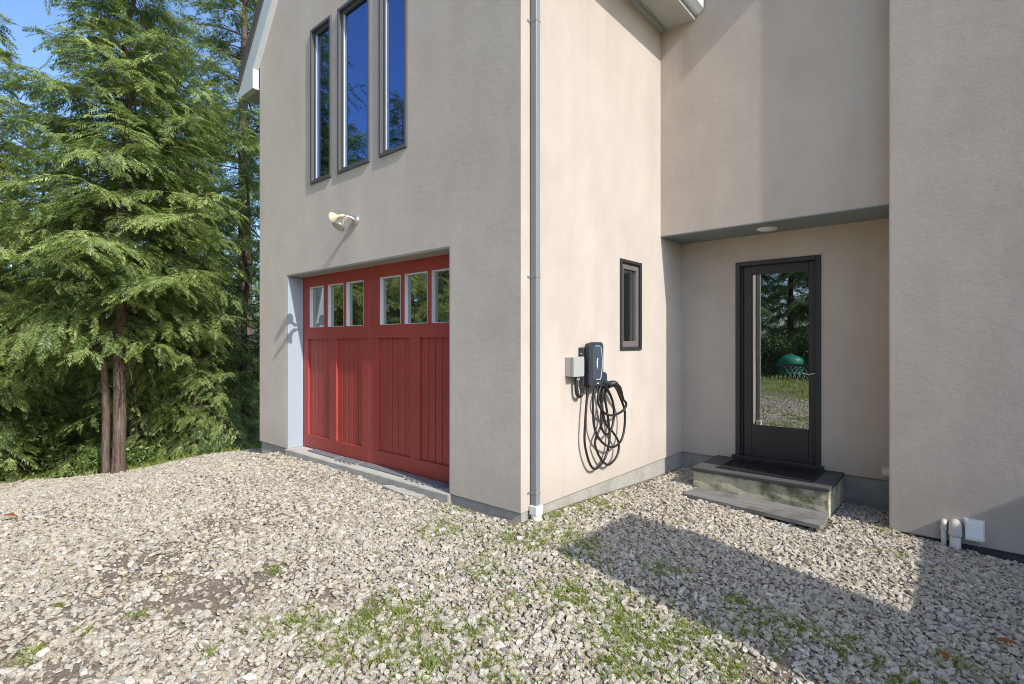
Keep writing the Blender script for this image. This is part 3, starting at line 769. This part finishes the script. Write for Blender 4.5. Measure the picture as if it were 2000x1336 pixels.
for k in range(14):
    bm = bmesh.new(); bmesh.ops.create_icosphere(bm, subdivisions=2, radius=.5)
    r = random.Random(100 + k)
    planes = [(Vector((r.gauss(0, 1), r.gauss(0, 1), r.gauss(0, 1))).normalized(), r.uniform(.17, .34)) for _ in range(8)]
    for v in bm.verts:
        for n_, d_ in planes:
            t = v.co.dot(n_)
            if t > d_: v.co -= n_ * (t - d_) * 1.0
        v.co += Vector((r.gauss(0, .012), r.gauss(0, .012), r.gauss(0, .012)))
    me = bpy.data.meshes.new('stone_shape'); bm.to_mesh(me); bm.free(); me.materials.append(M['stone'])
    so = bpy.data.objects.new('stone_shape', me); stone_col.objects.link(so)

def scatter(name, P, R, S, label):
    me = bpy.data.meshes.new(name); me.vertices.add(len(P)); me.vertices.foreach_set('co', P.astype(np.float32).ravel())
    a = me.attributes.new('rot', 'FLOAT_VECTOR', 'POINT'); a.data.foreach_set('vector', R.astype(np.float32).ravel())
    a = me.attributes.new('scl', 'FLOAT_VECTOR', 'POINT'); a.data.foreach_set('vector', S.astype(np.float32).ravel())
    o = bpy.data.objects.new(name, me); C.objects.link(o)
    ng = bpy.data.node_groups.new(name + '_nodes', 'GeometryNodeTree')
    ng.interface.new_socket('Geometry', in_out='INPUT', socket_type='NodeSocketGeometry'); ng.interface.new_socket('Geometry', in_out='OUTPUT', socket_type='NodeSocketGeometry')
    gi = ng.nodes.new('NodeGroupInput'); go = ng.nodes.new('NodeGroupOutput')
    ci = ng.nodes.new('GeometryNodeCollectionInfo'); ci.inputs['Collection'].default_value = stone_col; ci.inputs['Separate Children'].default_value = True; ci.inputs['Reset Children'].default_value = True
    ip = ng.nodes.new('GeometryNodeInstanceOnPoints'); ip.inputs['Pick Instance'].default_value = True
    def attr(nm):
        n_ = ng.nodes.new('GeometryNodeInputNamedAttribute'); n_.data_type = 'FLOAT_VECTOR'; n_.inputs['Name'].default_value = nm; return n_.outputs['Attribute']
    er = ng.nodes.new('FunctionNodeEulerToRotation'); ng.links.new(attr('rot'), er.inputs[0])
    ng.links.new(gi.outputs[0], ip.inputs['Points']); ng.links.new(ci.outputs[0], ip.inputs['Instance'])
    ng.links.new(er.outputs[0], ip.inputs['Rotation']); ng.links.new(attr('scl'), ip.inputs['Scale']); ng.links.new(ip.outputs[0], go.inputs[0])
    md = o.modifiers.new('scatter', 'NODES'); md.node_group = ng
    me.materials.append(M['stone'])
    tag(o, label, 'gravel', kind='stuff')
    return o
def stones(step, smin, smax, seed, keep, lift):
    r = np.random.default_rng(seed)
    X, Y = jitter_grid(-10.2, 6.0, -5.8, 3.3, step, r)
    m = (X > -5.2 - .6 * np.clip(r.normal(0, 1, len(X)), -1, 2) - 1e3 * (step > .025)) & ~in_foot(X, Y, smin * .35) & (X > xcrest(Y) - .15 + .12 * vnoise(X, Y, 2.5, 5))
    dens = np.ones(len(X)) * keep
    for a, b, c in DR:
        d = np.hypot((X - a) / 1.0, (Y - b) / 1.0) / c + .35 * vnoise(X, Y, 7, 3)
        dens *= .30 + .70 * sstep(d, .35, 1.35)
    dens *= .45 + .55 * sstep(vnoise(X, Y, 1.4, 11) + .35 * vnoise(X, Y, 6, 12) + .5 * sstep(X, -.6, 1.0), -.75, .15)
    dens *= 1 - .75 * sstep(Y, -4.2, -5.8)
    m &= r.uniform(0, 1, len(X)) < dens
    X, Y = X[m], Y[m]; n = len(X)
    s = smin + (smax - smin) * r.beta(1.4, 3.0, n)
    flat = r.uniform(.36, .78, n); el = r.uniform(.75, 1.25, n)
    S_ = np.stack([s * el, s / el, s * flat], -1) * 1.28
    Z = gz(X, Y) + s * flat * r.uniform(.10, .36, n) + lift * r.uniform(0, 1, n)
    R_ = np.stack([r.normal(0, .35, n), r.normal(0, .35, n), r.uniform(0, 6.28, n)], -1)
    return np.stack([X, Y, Z], -1), R_, S_
A = stones(.028, .018, .062, 21, .95, .009); B = stones(.021, .008, .024, 22, .9, .003)
gravel = scatter('gravel', *[np.concatenate(z) for z in zip(A, B)], 'pale crushed stone gravel covering the yard')

# ------------------------------------------------------------------ grass tufts
GR0 = [(0.17, -0.31, 0.23), (0.10, 0.14, 0.13), (0.49, 0.04, 0.20), (-0.38, -0.54, 0.18), (-0.66, -0.09, 0.12), (0.33, -1.48, 0.15), (0.33, -1.77, 0.15), (0.61, -1.55, 0.16), (0.81, -1.34, 0.12), (0.76, -1.04, 0.09), (1.18, -1.48, 0.14), (0.85, -1.66, 0.12), (1.13, -0.58, 0.21), (1.35, -0.77, 0.21), (1.55, -0.70, 0.19), (1.65, -0.46, 0.14), (1.88, -0.16, 0.16), (0.67, -0.16, 0.15), (0.40, -1.95, 0.11), (-0.02, -2.15, 0.08), (-0.61, -2.92, 0.15), (-1.05, -2.76, 0.11), (-0.64, -2.41, 0.13), (-0.65, -1.71, 0.13), (0.08, -1.98, 0.14), (2.22, 2.40, 0.08), (2.33, 1.78, 0.07), (0.12, 0.62, 0.12), (0.13, 1.0, 0.13), (0.62, -1.78, 0.13), (1.54, -1.02, 0.15), (1.89, -0.68, 0.13), (2.06, -0.02, 0.12), (1.71, 0.02, 0.09), (1.22, 0.09, 0.11), (-0.66, -2.70, 0.11), (0.05, -2.34, 0.10), (0.90, -0.73, 0.16), (0.38, -0.80, 0.14), (2.25, 0.04, 0.11), (2.80, 0.24, 0.10), (2.51, -0.12, 0.13), (.10, .35, .1), (.1, 1.4, .08)]
GR = [(a, b, c * (.45 if (a < -.05 and b < -1.6) or (a < .06 and b < -2.1) else 1.15)) for a, b, c in GR0]
def blades(X, Y, h, w, lean, r):
    n = len(X); Z = gz(X, Y) + .004
    a = r.uniform(0, 6.28, n); dx, dy = np.cos(a), np.sin(a); la = r.uniform(0, 6.28, n); lx, ly = np.cos(la) * lean * h, np.sin(la) * lean * h
    V = np.zeros((n, 5, 3))
    V[:, 0] = np.stack([X - dx * w, Y - dy * w, Z], -1); V[:, 1] = np.stack([X + dx * w, Y + dy * w, Z], -1)
    V[:, 2] = np.stack([X + dx * w * .8 + lx * .35, Y + dy * w * .8 + ly * .35, Z + h * .6], -1); V[:, 3] = np.stack([X - dx * w * .8 + lx * .35, Y - dy * w * .8 + ly * .35, Z + h * .6], -1)
    V[:, 4] = np.stack([X + lx, Y + ly, Z + h], -1)
    b = np.arange(n)[:, None] * 5
    F = np.concatenate([b + np.array([[0, 1, 2]]), b + np.array([[0, 2, 3]]), b + np.array([[3, 2, 4]])])
    tone = np.repeat(r.uniform(0, 1, n), 5)
    return V.reshape(-1, 3), F, tone
r = np.random.default_rng(31); PX, PY = [], []
for a, b, c in GR:
    for t in range(int(46 * (c / .13) ** 2)):           # little tufts within the patch
        q = r.normal(0, .62, 2) * c; k = r.integers(6, 22)
        PX.append(a + q[0] + r.normal(0, .014, k)); PY.append(b + q[1] + r.normal(0, .014, k))
for t in range(900):                                      # stray tufts
    a, b = r.uniform(-4.2, 5), r.uniform(-5.5, 2.2); k = r.integers(3, 12)
    if vnoise(np.array([a]), np.array([b]), 1.1, 9)[0] < -.1 and r.uniform() < .8: continue
    PX.append(a + r.normal(0, .014, k)); PY.append(b + r.normal(0, .014, k))
PX, PY = np.concatenate(PX), np.concatenate(PY); m = ~in_foot(PX, PY, .0); PX, PY = PX[m], PY[m]; n = len(PX)
V1 = blades(PX, PY, r.uniform(.010, .036, n), r.uniform(.0012, .0026, n), r.uniform(.3, 1.6, n), r)
yy = r.uniform(-3.6, .9, 4200); xx = xcrest(yy) + r.normal(-.10, .15, 4200); k = np.sin(yy * 5) + np.sin(yy * 11.3 + 1) > -.3; xx, yy = xx[k], yy[k]
k3 = 26000; x3 = r.uniform(-7, 4, k3); y3 = -4.6 - 11.5 * r.uniform(0, 1, k3) ** .8; m3 = (vnoise(x3, y3, 1.6, 41) > -.25) & (x3 > xcrest(y3) + .2)
V3 = blades(x3[m3], y3[m3], r.uniform(.03, .11, m3.sum()), r.uniform(.004, .009, m3.sum()), r.uniform(.3, 1.3, m3.sum()), r)
V2 = blades(xx, yy, r.uniform(.04, .12, len(xx)), r.uniform(.002, .0045, len(xx)), r.uniform(.2, .9, len(xx)), r)
gV = np.concatenate([V1[0], V2[0], V3[0]]); gF = np.concatenate([V1[1], V2[1] + len(V1[0]), V3[1] + len(V1[0]) + len(V2[0])]); gT = np.concatenate([V1[2], V2[2], V3[2]])
go_ = new_obj('grass', np_mesh('grass', gV, gF, gT), 'grass'); tag(go_, 'short green grass tufts growing through the gravel', 'grass', kind='stuff')

# fallen leaves
for x, y, a, lab in ((2.945, .62, .4, 'large orange fallen leaf on the shaded gravel at the right'), (2.68, .21, 2.0, 'small orange fallen leaf on the shaded gravel'), (-3.30, -2.75, 1.1, 'yellow brown fallen leaf on the sunlit gravel at far left')):
    bm = bmesh.new(); L = .055
    pts = [(-L, 0), (-L * .5, .018), (0, .024), (L * .5, .016), (L, 0), (L * .5, -.016), (0, -.024), (-L * .5, -.018)]
    cvs = [bm.verts.new((x_, y_, .012 * math.cos(x_ / L * 1.5) + .25 * abs(y_))) for x_, y_ in pts]; mid = [bm.verts.new((x_, 0, .012 * math.cos(x_ / L * 1.5))) for x_ in (-L * .5, 0, L * .5)]
    for f_ in ((0, 1, 'a'), ): pass
    q = cvs; bm.faces.new((q[0], mid[0], q[1])); bm.faces.new((q[1], mid[0], mid[1], q[2])); bm.faces.new((q[2], mid[1], mid[2], q[3])); bm.faces.new((q[3], mid[2], q[4]))
    bm.faces.new((q[4], mid[2], q[5])); bm.faces.new((q[5], mid[2], mid[1], q[6])); bm.faces.new((q[6], mid[1], mid[0], q[7])); bm.faces.new((q[7], mid[0], q[0]))
    bmesh.ops.solidify(bm, geom=bm.faces[:], thickness=.001)
    lf = from_bm('fallen_leaf', bm, 'leaf_orange', None, (x, y, float(gz(x, y)) + .05), (.1, .12, a)); tag(lf, lab, 'leaf', 'fallen leaves')

# ------------------------------------------------------------------ conifers
def spray_template(npair, length, r):
    """flat drooping feather of narrow blades: x forward, y sideways, z up"""
    V, F = [], []
    def blade(p, d, L, w, nrm):
        s = d.cross(nrm).normalized() * w; k = len(V)
        V.extend([p - s * .6, p + d * L * .5 - s, p + d * L, p + d * L * .5 + s]); F.append((k, k + 1, k + 2, k + 3))
    up = Vector((0, 0, 1))
    for i in range(npair):
        t = (i + .3) / npair; x = length * t; z = -.28 * length * t * t
        for s in (-1, 1):
            a = math.radians(r.uniform(38, 62)); L = length * (.42 * (1 - t * .65)) * r.uniform(.75, 1.2)
            d = Vector((math.cos(a), s * math.sin(a), -.30 + r.uniform(-.25, .12))).normalized()
            n_ = Vector((r.uniform(-.5, .5), r.uniform(-.5, .5), 1)).normalized()
            blade(Vector((x, 0, z)), d, L, .0040 * r.uniform(.8, 1.3), n_)
    blade(Vector((length * .8, 0, -.2 * length)), Vector((1, 0, -.45)).normalized(), length * .35, .005, up)
    return np.array([tuple(v) for v in V]), np.array(F)
TPL = [spray_template(11, .165, random.Random(300 + k)) for k in range(5)]

def make_conifer(seed, h, cb, rmax, tr, nbr, spacing=.115, droop=.34, spray=1.0, thin=0.0, cap=9.0):
    rn = np.random.default_rng(seed); rd = random.Random(seed)
    bm = bmesh.new()
    lean = [Vector((rd.gauss(0, .006) * k, rd.gauss(0, .006) * k, h * k / 10)) for k in range(11)]
    path = catmull([Vector((0, 0, -.6))] + lean, 3)
    rad = [tr * (1.18 if p.z < .15 else 1) * max(.06, max(0.0, 1 - max(p.z, 0) / h) ** .8) for p in path]
    tube(bm, path, rad, 12)
    def trunk_at(z):
        for a, b in zip(path, path[1:]):
            if a.z <= z <= b.z: return a.lerp(b, (z - a.z) / max(1e-6, b.z - a.z))
        return path[-1].copy()
    O, D, U, S, T = [], [], [], [], []
    ang = rd.uniform(0, 6.28)
    for i in range(nbr):
        u = (i + rd.random()) / nbr; z = cb + (h - cb) * u ** 1.05
        prof = (1 - u) ** .72 * min(1, .62 + 2.2 * u)
        L = max(.2, rmax * prof * rd.uniform(.5, 1.22)); L = min(L, cap * rd.uniform(.88, 1)); ang += 2.4 + rd.gauss(0, .35)
        e0 = math.radians(rd.gauss(2 + 28 * u, 15)); base = trunk_at(z)
        dh = Vector((math.cos(ang), math.sin(ang), 0)); n = max(5, int(L / .16))
        pts = []; bend = rd.gauss(0, .18); side = Vector((-dh.y, dh.x, 0))
        for k in range(n + 1):
            s = k / n
            pts.append(base + dh * L * s * math.cos(e0) + side * L * bend * s * s + Vector((0, 0, L * (math.sin(e0) * s - droop * s * s + .16 * s ** 4))))
        if L > .5: tube(bm, pts, [max(.004, tr * .16 * (L / rmax) * (1 - k / n * .9)) for k in range(n + 1)], 5, False)
        sh = rd.uniform(-.22, .22)
        for k in range(1, n + 1):
            s = k / n; p = pts[k]; d = (pts[k] - pts[k - 1]).normalized()
            for sd in (-1, 1):
                if s < .12 or rd.random() < thin: continue
                tl = min(.62, .46 * L * (1.08 - s) + .10) * rd.uniform(.7, 1.2)
                a = math.radians(rd.uniform(48, 72)); hd = (d * math.cos(a) + side * sd * math.sin(a)).normalized()
                m_ = max(1, int(tl / spacing))
                for q in range(m_):
                    f_ = (q + rd.uniform(.2, 1)) / m_; pos = p + hd * tl * f_ + Vector((0, 0, -.38 * tl * f_ * f_))
                    dd = (hd + d * rd.uniform(-.3, .6) + Vector((rd.gauss(0, .25), rd.gauss(0, .25), -.18 - .45 * f_ + rd.gauss(0, .22)))).normalized()
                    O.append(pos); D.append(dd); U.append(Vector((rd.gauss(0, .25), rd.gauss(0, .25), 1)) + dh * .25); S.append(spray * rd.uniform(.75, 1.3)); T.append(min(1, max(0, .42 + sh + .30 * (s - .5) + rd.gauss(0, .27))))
            if k == n:
                for q in range(3):
                    O.append(p); D.append((d + Vector((rd.gauss(0, .25), rd.gauss(0, .25), -.15))).normalized()); U.append(Vector((0, 0, 1))); S.append(spray * 1.15); T.append(.7)
    for i in range(16):
        z = rd.uniform(.5, 1.0) * cb + rd.uniform(0, 1.5); a = rd.uniform(0, 6.28); L = rd.uniform(.25, .9); b0 = trunk_at(z); dv = Vector((math.cos(a), math.sin(a), rd.uniform(-.4, .1)))
        tube(bm, [b0, b0 + dv * L * .5 + Vector((0, 0, rd.uniform(-.05, .05))), b0 + dv * L + Vector((rd.gauss(0, .08), rd.gauss(0, .08), -.1))], [.011, .007, .003], 4, False)
    tme = bpy.data.meshes.new('trunk'); bmesh.ops.recalc_face_normals(bm, faces=bm.faces[:]); bm.to_mesh(tme); bm.free(); tme.shade_smooth(); tme.materials.append(M['bark'])
    O = np.array(O); D = np.array(D); U = np.array(U); S = np.array(S); T = np.array(T)
    Y = np.cross(U, D); Y /= np.linalg.norm(Y, axis=1)[:, None]; Zv = np.cross(D, Y)
    pick = rn.integers(0, len(TPL), len(O)); Vs, Fs, Ts = [], [], []; off = 0
    for t, (tv, tf) in enumerate(TPL):
        s = pick == t; k = s.sum()
        if not k: continue
        B = np.stack([D[s], Y[s], Zv[s]], 1) * S[s][:, None, None]
        W = np.einsum('vi,kij->kvj', tv, B) + O[s][:, None, :]
        Vs.append(W.reshape(-1, 3)); Fs.append((tf[None] + (np.arange(k) * len(tv))[:, None, None]).reshape(-1, 4) + off); off += k * len(tv)
        Ts.append(np.clip(np.repeat(T[s], len(tv)) + rn.normal(0, .06, k * len(tv)), 0, 1))
    cme = np_mesh('crown', np.concatenate(Vs), np.concatenate(Fs), np.concatenate(Ts))
    return tme, cme

near = make_conifer(11, 8.8, 1.85, 2.3, .085, 185, .060, .38, 1.22, .08, 1.85)
kinds = [make_conifer(23, 9.5, .4, 2.5, .11, 115, .075, .32, 1.45), make_conifer(37, 8.0, .25, 2.3, .09, 110, .075, .38, 1.4), make_conifer(52, 17.0, 8.0, 3.2, .24, 80, .12, .30, 2.0),
         make_conifer(64, 6.5, 1.9, 1.15, .085, 60, .075, .36, 1.15), make_conifer(77, 7.2, .35, 1.35, .075, 115, .062, .40, 1.15)]
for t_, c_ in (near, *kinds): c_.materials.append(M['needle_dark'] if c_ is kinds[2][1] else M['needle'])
def tree(kind, x, y, label, rot=0, sc=1.0, dz=0.0, lean=(0, 0), group='conifers beyond the gravel edge', name='conifer_tree'):
    o = empty(name, (x, y, float(gz(x, y)) - .05 + dz), (lean[0], lean[1], rot)); o.scale = (sc, sc, sc); tag(o, label, 'tree', group)
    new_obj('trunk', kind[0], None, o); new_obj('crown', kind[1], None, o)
    return o
t0 = tree(near, -6.40, -1.34, 'tall conifer with a bare reddish trunk standing at the gravel edge', 1.15, 1.0, .05, (.0, .012))
# slimmer twin stem beside the front tree
bm = bmesh.new(); tube(bm, catmull([(0, 0, -.4), (0, 0, .4), (.01, 0, .9), (-.02, -.02, 1.7), (-.05, -.02, 2.6)], 4), [.052, .052, .051, .051, .050, .05, .05, .049, .048, .046, .045, .043, .041, .038, .034, .028, .02], 10)
ts = empty('slender_trunk', (-6.53, -1.46, float(gz(-6.53, -1.46)))); tag(ts, 'slender bare trunk just left of the front conifer trunk', 'tree')
from_bm('trunk', bm, 'bark', ts, smooth=True)
TREES = [
 (3, -8.05, 1.05, 0.9, 1.1, 'thin conifer with a bare foot growing by the left house corner'),
 (2, -13.2, 3.12, 1.2, 1.15, 'big tall conifer whose thick trunk rises beside the gable'),
 (0, -9.9, -3.7, 2.2, .85, 'broad conifer at the far left, in front of the farther trees'),
 (4, -7.85, -.80, 4.0, 1.05, 'bushy conifer between the front trunk and the house'),
 (4, -8.9, -.15, 1.7, 1.2, 'narrow conifer close behind the bushy one by the house'),
 (4, -8.3, -2.55, 5.2, 1.0, 'narrow conifer left of the front trunk'),
 (4, -7.15, -.12, 3.3, .80, 'young full conifer in the sun left of the house corner'),
 (4, -8.7, .50, .4, 1.15, 'taller narrow conifer behind the young one by the house'),
 (4, -7.5, .42, 2.4, .66, 'short young conifer beside the left house corner'),
 (4, -9.4, -3.0, .6, 1.25, 'tall narrow conifer near the left edge of the frame'),
 (0, -12.0, -5.2, 3.1, .9, 'broad conifer behind the narrow one at the left edge'),
 (0, -10.3, -1.6, 1.0, .85, 'conifer right behind the front trunk'),
 (1, -12.2, .5, 2.9, 1.1, 'conifer in the second row left of the thick trunk'),
 (0, -14.0, -4.2, 5.1, .85, 'second row conifer at the far left'),
 (1, -14.2, -1.0, .2, 1.05, 'distant conifer filling the gap behind the front trunk'),
 (0, -15.2, 6.4, 3.3, 1.2, 'distant conifer close behind the house corner'),
 (1, -9.6, -5.6, 1.9, .9, 'low conifer just outside the left edge'),
]
for k, x, y, rot, sc, lab in TREES: tree(kinds[k], x, y, lab, rot, sc)
rr = random.Random(5)
for i in range(22):       # the wood behind, one dense screen of alike trees
    a = -7.5 + i * .95; x = -18.0 - rr.uniform(0, 4) - .15 * i; y = a + rr.uniform(-.4, .4)
    tree(kinds[i % 2], x, y, 'conifer in the dense wood far behind the front trees', rr.uniform(0, 6), rr.uniform(1.2, 1.55), 0, (0, 0), 'far conifers of the dense wood')
# the wood goes on round the yard: seen only mirrored in the panes
MIR = [(0, -11.0, -9.8, .4, 1.1), (1, -9.0, -12.5, 3.6, 1.35), (0, -12.0, -16.0, 5.0, 1.2), (1, -14.5, -12.5, .9, 1.35), (0, -8.6, -18.0, 2.6, 1.3), (1, -1.0, -20.0, 4.2, 1.6), (0, 1.8, -20.5, 1.5, 1.45), (1, -17.5, -14.5, .1, 1.5), (1, -10.0, -7.6, 3.0, .9), (0, -4.0, -20.0, 3.9, 1.5), (2, -6.2, -21.0, .7, .9), (0, -2.5, -22.5, .2, 1.6), (1, -6.5, -19.0, 1.2, 1.5), (0, -12.6, -8.3, 2.2, 1.28), (0, -14.2, -7.0, 4.1, 1.28), (1, -15.5, -9.8, 1.1, 1.45)]
for i, (k, x, y, rot, sc) in enumerate(MIR):
    tree(kinds[k], x, y, 'conifer of the wood behind the camera, mirrored in the window panes', rot, sc, 0, (0, 0), 'conifers mirrored in the panes')

# ------------------------------------------------------------------ shrubs in the shade below the edge
def make_shrub(seed, rx, hz_, nleaf, lsize):
    rn = np.random.default_rng(seed)
    nc = 26; ca = rn.uniform(0, 6.28, nc); cr = np.sqrt(rn.uniform(0, 1, nc)) * rx * .8; cz = rn.uniform(.12, .95, nc) * hz_ * (1 - .35 * (cr / rx) ** 2)
    w = rn.integers(0, nc, nleaf); P = np.stack([cr * np.cos(ca), cr * np.sin(ca), cz], -1)[w] + rn.normal(0, 1, (nleaf, 3)) * np.array([.17, .17, .13]) * rx
    P[:, 2] = np.abs(P[:, 2])
    D = rn.normal(0, 1, (nleaf, 3)) + np.array([0, 0, .2]); D /= np.linalg.norm(D, axis=1)[:, None]
    N = rn.normal(0, 1, (nleaf, 3)) + np.array([0, 0, 1.2]); S = np.cross(D, N); S /= np.linalg.norm(S, axis=1)[:, None]
    L = lsize * rn.uniform(.6, 1.3, nleaf)[:, None]; W = L * .24
    V = np.stack([P, P + D * L * .5 - S * W, P + D * L, P + D * L * .5 + S * W], 1).reshape(-1, 3)
    F = np.arange(nleaf * 4).reshape(-1, 4); T = np.repeat(np.clip(.25 + .5 * P[:, 2] / hz_ + rn.normal(0, .2, nleaf), 0, 1), 4)
    cme = np_mesh('foliage', V, F, T); cme.materials.append(M['leaf'])
    bm = bmesh.new()
    for k in range(nc):
        tube(bm, catmull([(0, 0, -.1), (cr[k] * .3 * math.cos(ca[k]), cr[k] * .3 * math.sin(ca[k]), cz[k] * .5), (cr[k] * math.cos(ca[k]), cr[k] * math.sin(ca[k]), cz[k])], 3), .012 * rx, 4, False)
    sme = bpy.data.meshes.new('stem'); bm.to_mesh(sme); bm.free(); sme.materials.append(M['bark'])
    return cme, sme
SH = [make_shrub(71, .8, 1.3, 5200, .075), make_shrub(72, .9, 1.0, 5200, .065)]
for i, (k, x, y, sc, lab) in enumerate([(0, -8.6, -2.3, 1.0, 'leafy shrub in the shade left of the front trunk'), (1, -7.6, -.9, .9, 'leafy shrub in the shade right of the front trunk'), (1, -9.6, -2.6, 1.0, 'leafy shrub at the far left below the conifers'),
                              (0, -7.9, .55, 1.0, 'leafy shrub in the shade by the house corner'), (1, -9.3, -1.5, 1.4, 'shaded shrub farther down the slope behind the trunk'), (0, -10.4, 1.4, 1.5, 'shaded shrub farther down the slope near the house'), (0, -10.8, -3.4, 1.5, 'shaded shrub farther down the slope at the far left')]):
    o = empty('shrub', (x, y, float(gz(x, y)) - .04), (0, 0, i * 1.3)); o.scale = (sc,) * 3; tag(o, lab, 'shrub', 'shrubs on the shaded slope')
    new_obj('foliage', SH[k][0], None, o); new_obj('stem', SH[k][1], None, o)

# ------------------------------------------------------------------ things mirrored in the porch door
tk = empty('water_tank', (-3.1, -16.0, float(gz(-3.1, -16.0)))); tk.scale = (.5, .5, .5); tag(tk, 'green plastic water tank seen mirrored in the porch door', 'tank')
lathe_obj('tank_body', [(0, .95), (.1, 1.0), (.5, 1.0), (.55, .97), (.6, 1.0), (1.0, 1.0), (1.05, .97), (1.1, 1.0), (1.55, 1.0), (1.8, .75), (1.95, .35), (1.97, .3)], (0, 0, 0), (0, 0, 1), 'tank', tk, 40)
lathe_obj('tank_lid', [(1.971, .26), (2.03, .26), (2.05, .2)], (0, 0, 0), (0, 0, 1), 'tank', tk, 24)
pme = None
for k in range(14):
    if pme is None:
        bm = bmesh.new(); tube(bm, catmull([(0, 0, .03), (.12, 0, .38), (.5, 0, .62), (.95, 0, .55), (1.25, 0, .05)], 4), .028, 8); p = from_bm('bent_pipe', bm, 'pipe_black', None, smooth=True); pme = p.data
    else: p = new_obj('bent_pipe', pme, None)
    p.location = (-3.5 + k * .16, -13.6 - .02 * k, float(gz(-3.5 + k * .16, -13.6))); p.rotation_euler = (0, 0, .5)
    tag(p, 'bent black pipe leaning in a row before the green tank', 'pipe', 'row of bent pipes')

for i in range(11):
    x = -9.5 + i * 1.15; y = -17.6 - (i % 3) * .6
    o = empty('shrub', (x, y, float(gz(x, y)) - .1), (0, 0, i * 1.7)); o.scale = (2.0, 2.0, 1.9 + .3 * (i % 2)); tag(o, 'leafy shrub of the hedge behind the camera, mirrored in the glass', 'shrub', 'mirrored hedge shrubs')
    new_obj('foliage', SH[i % 2][0], None, o); new_obj('stem', SH[i % 2][1], None, o)
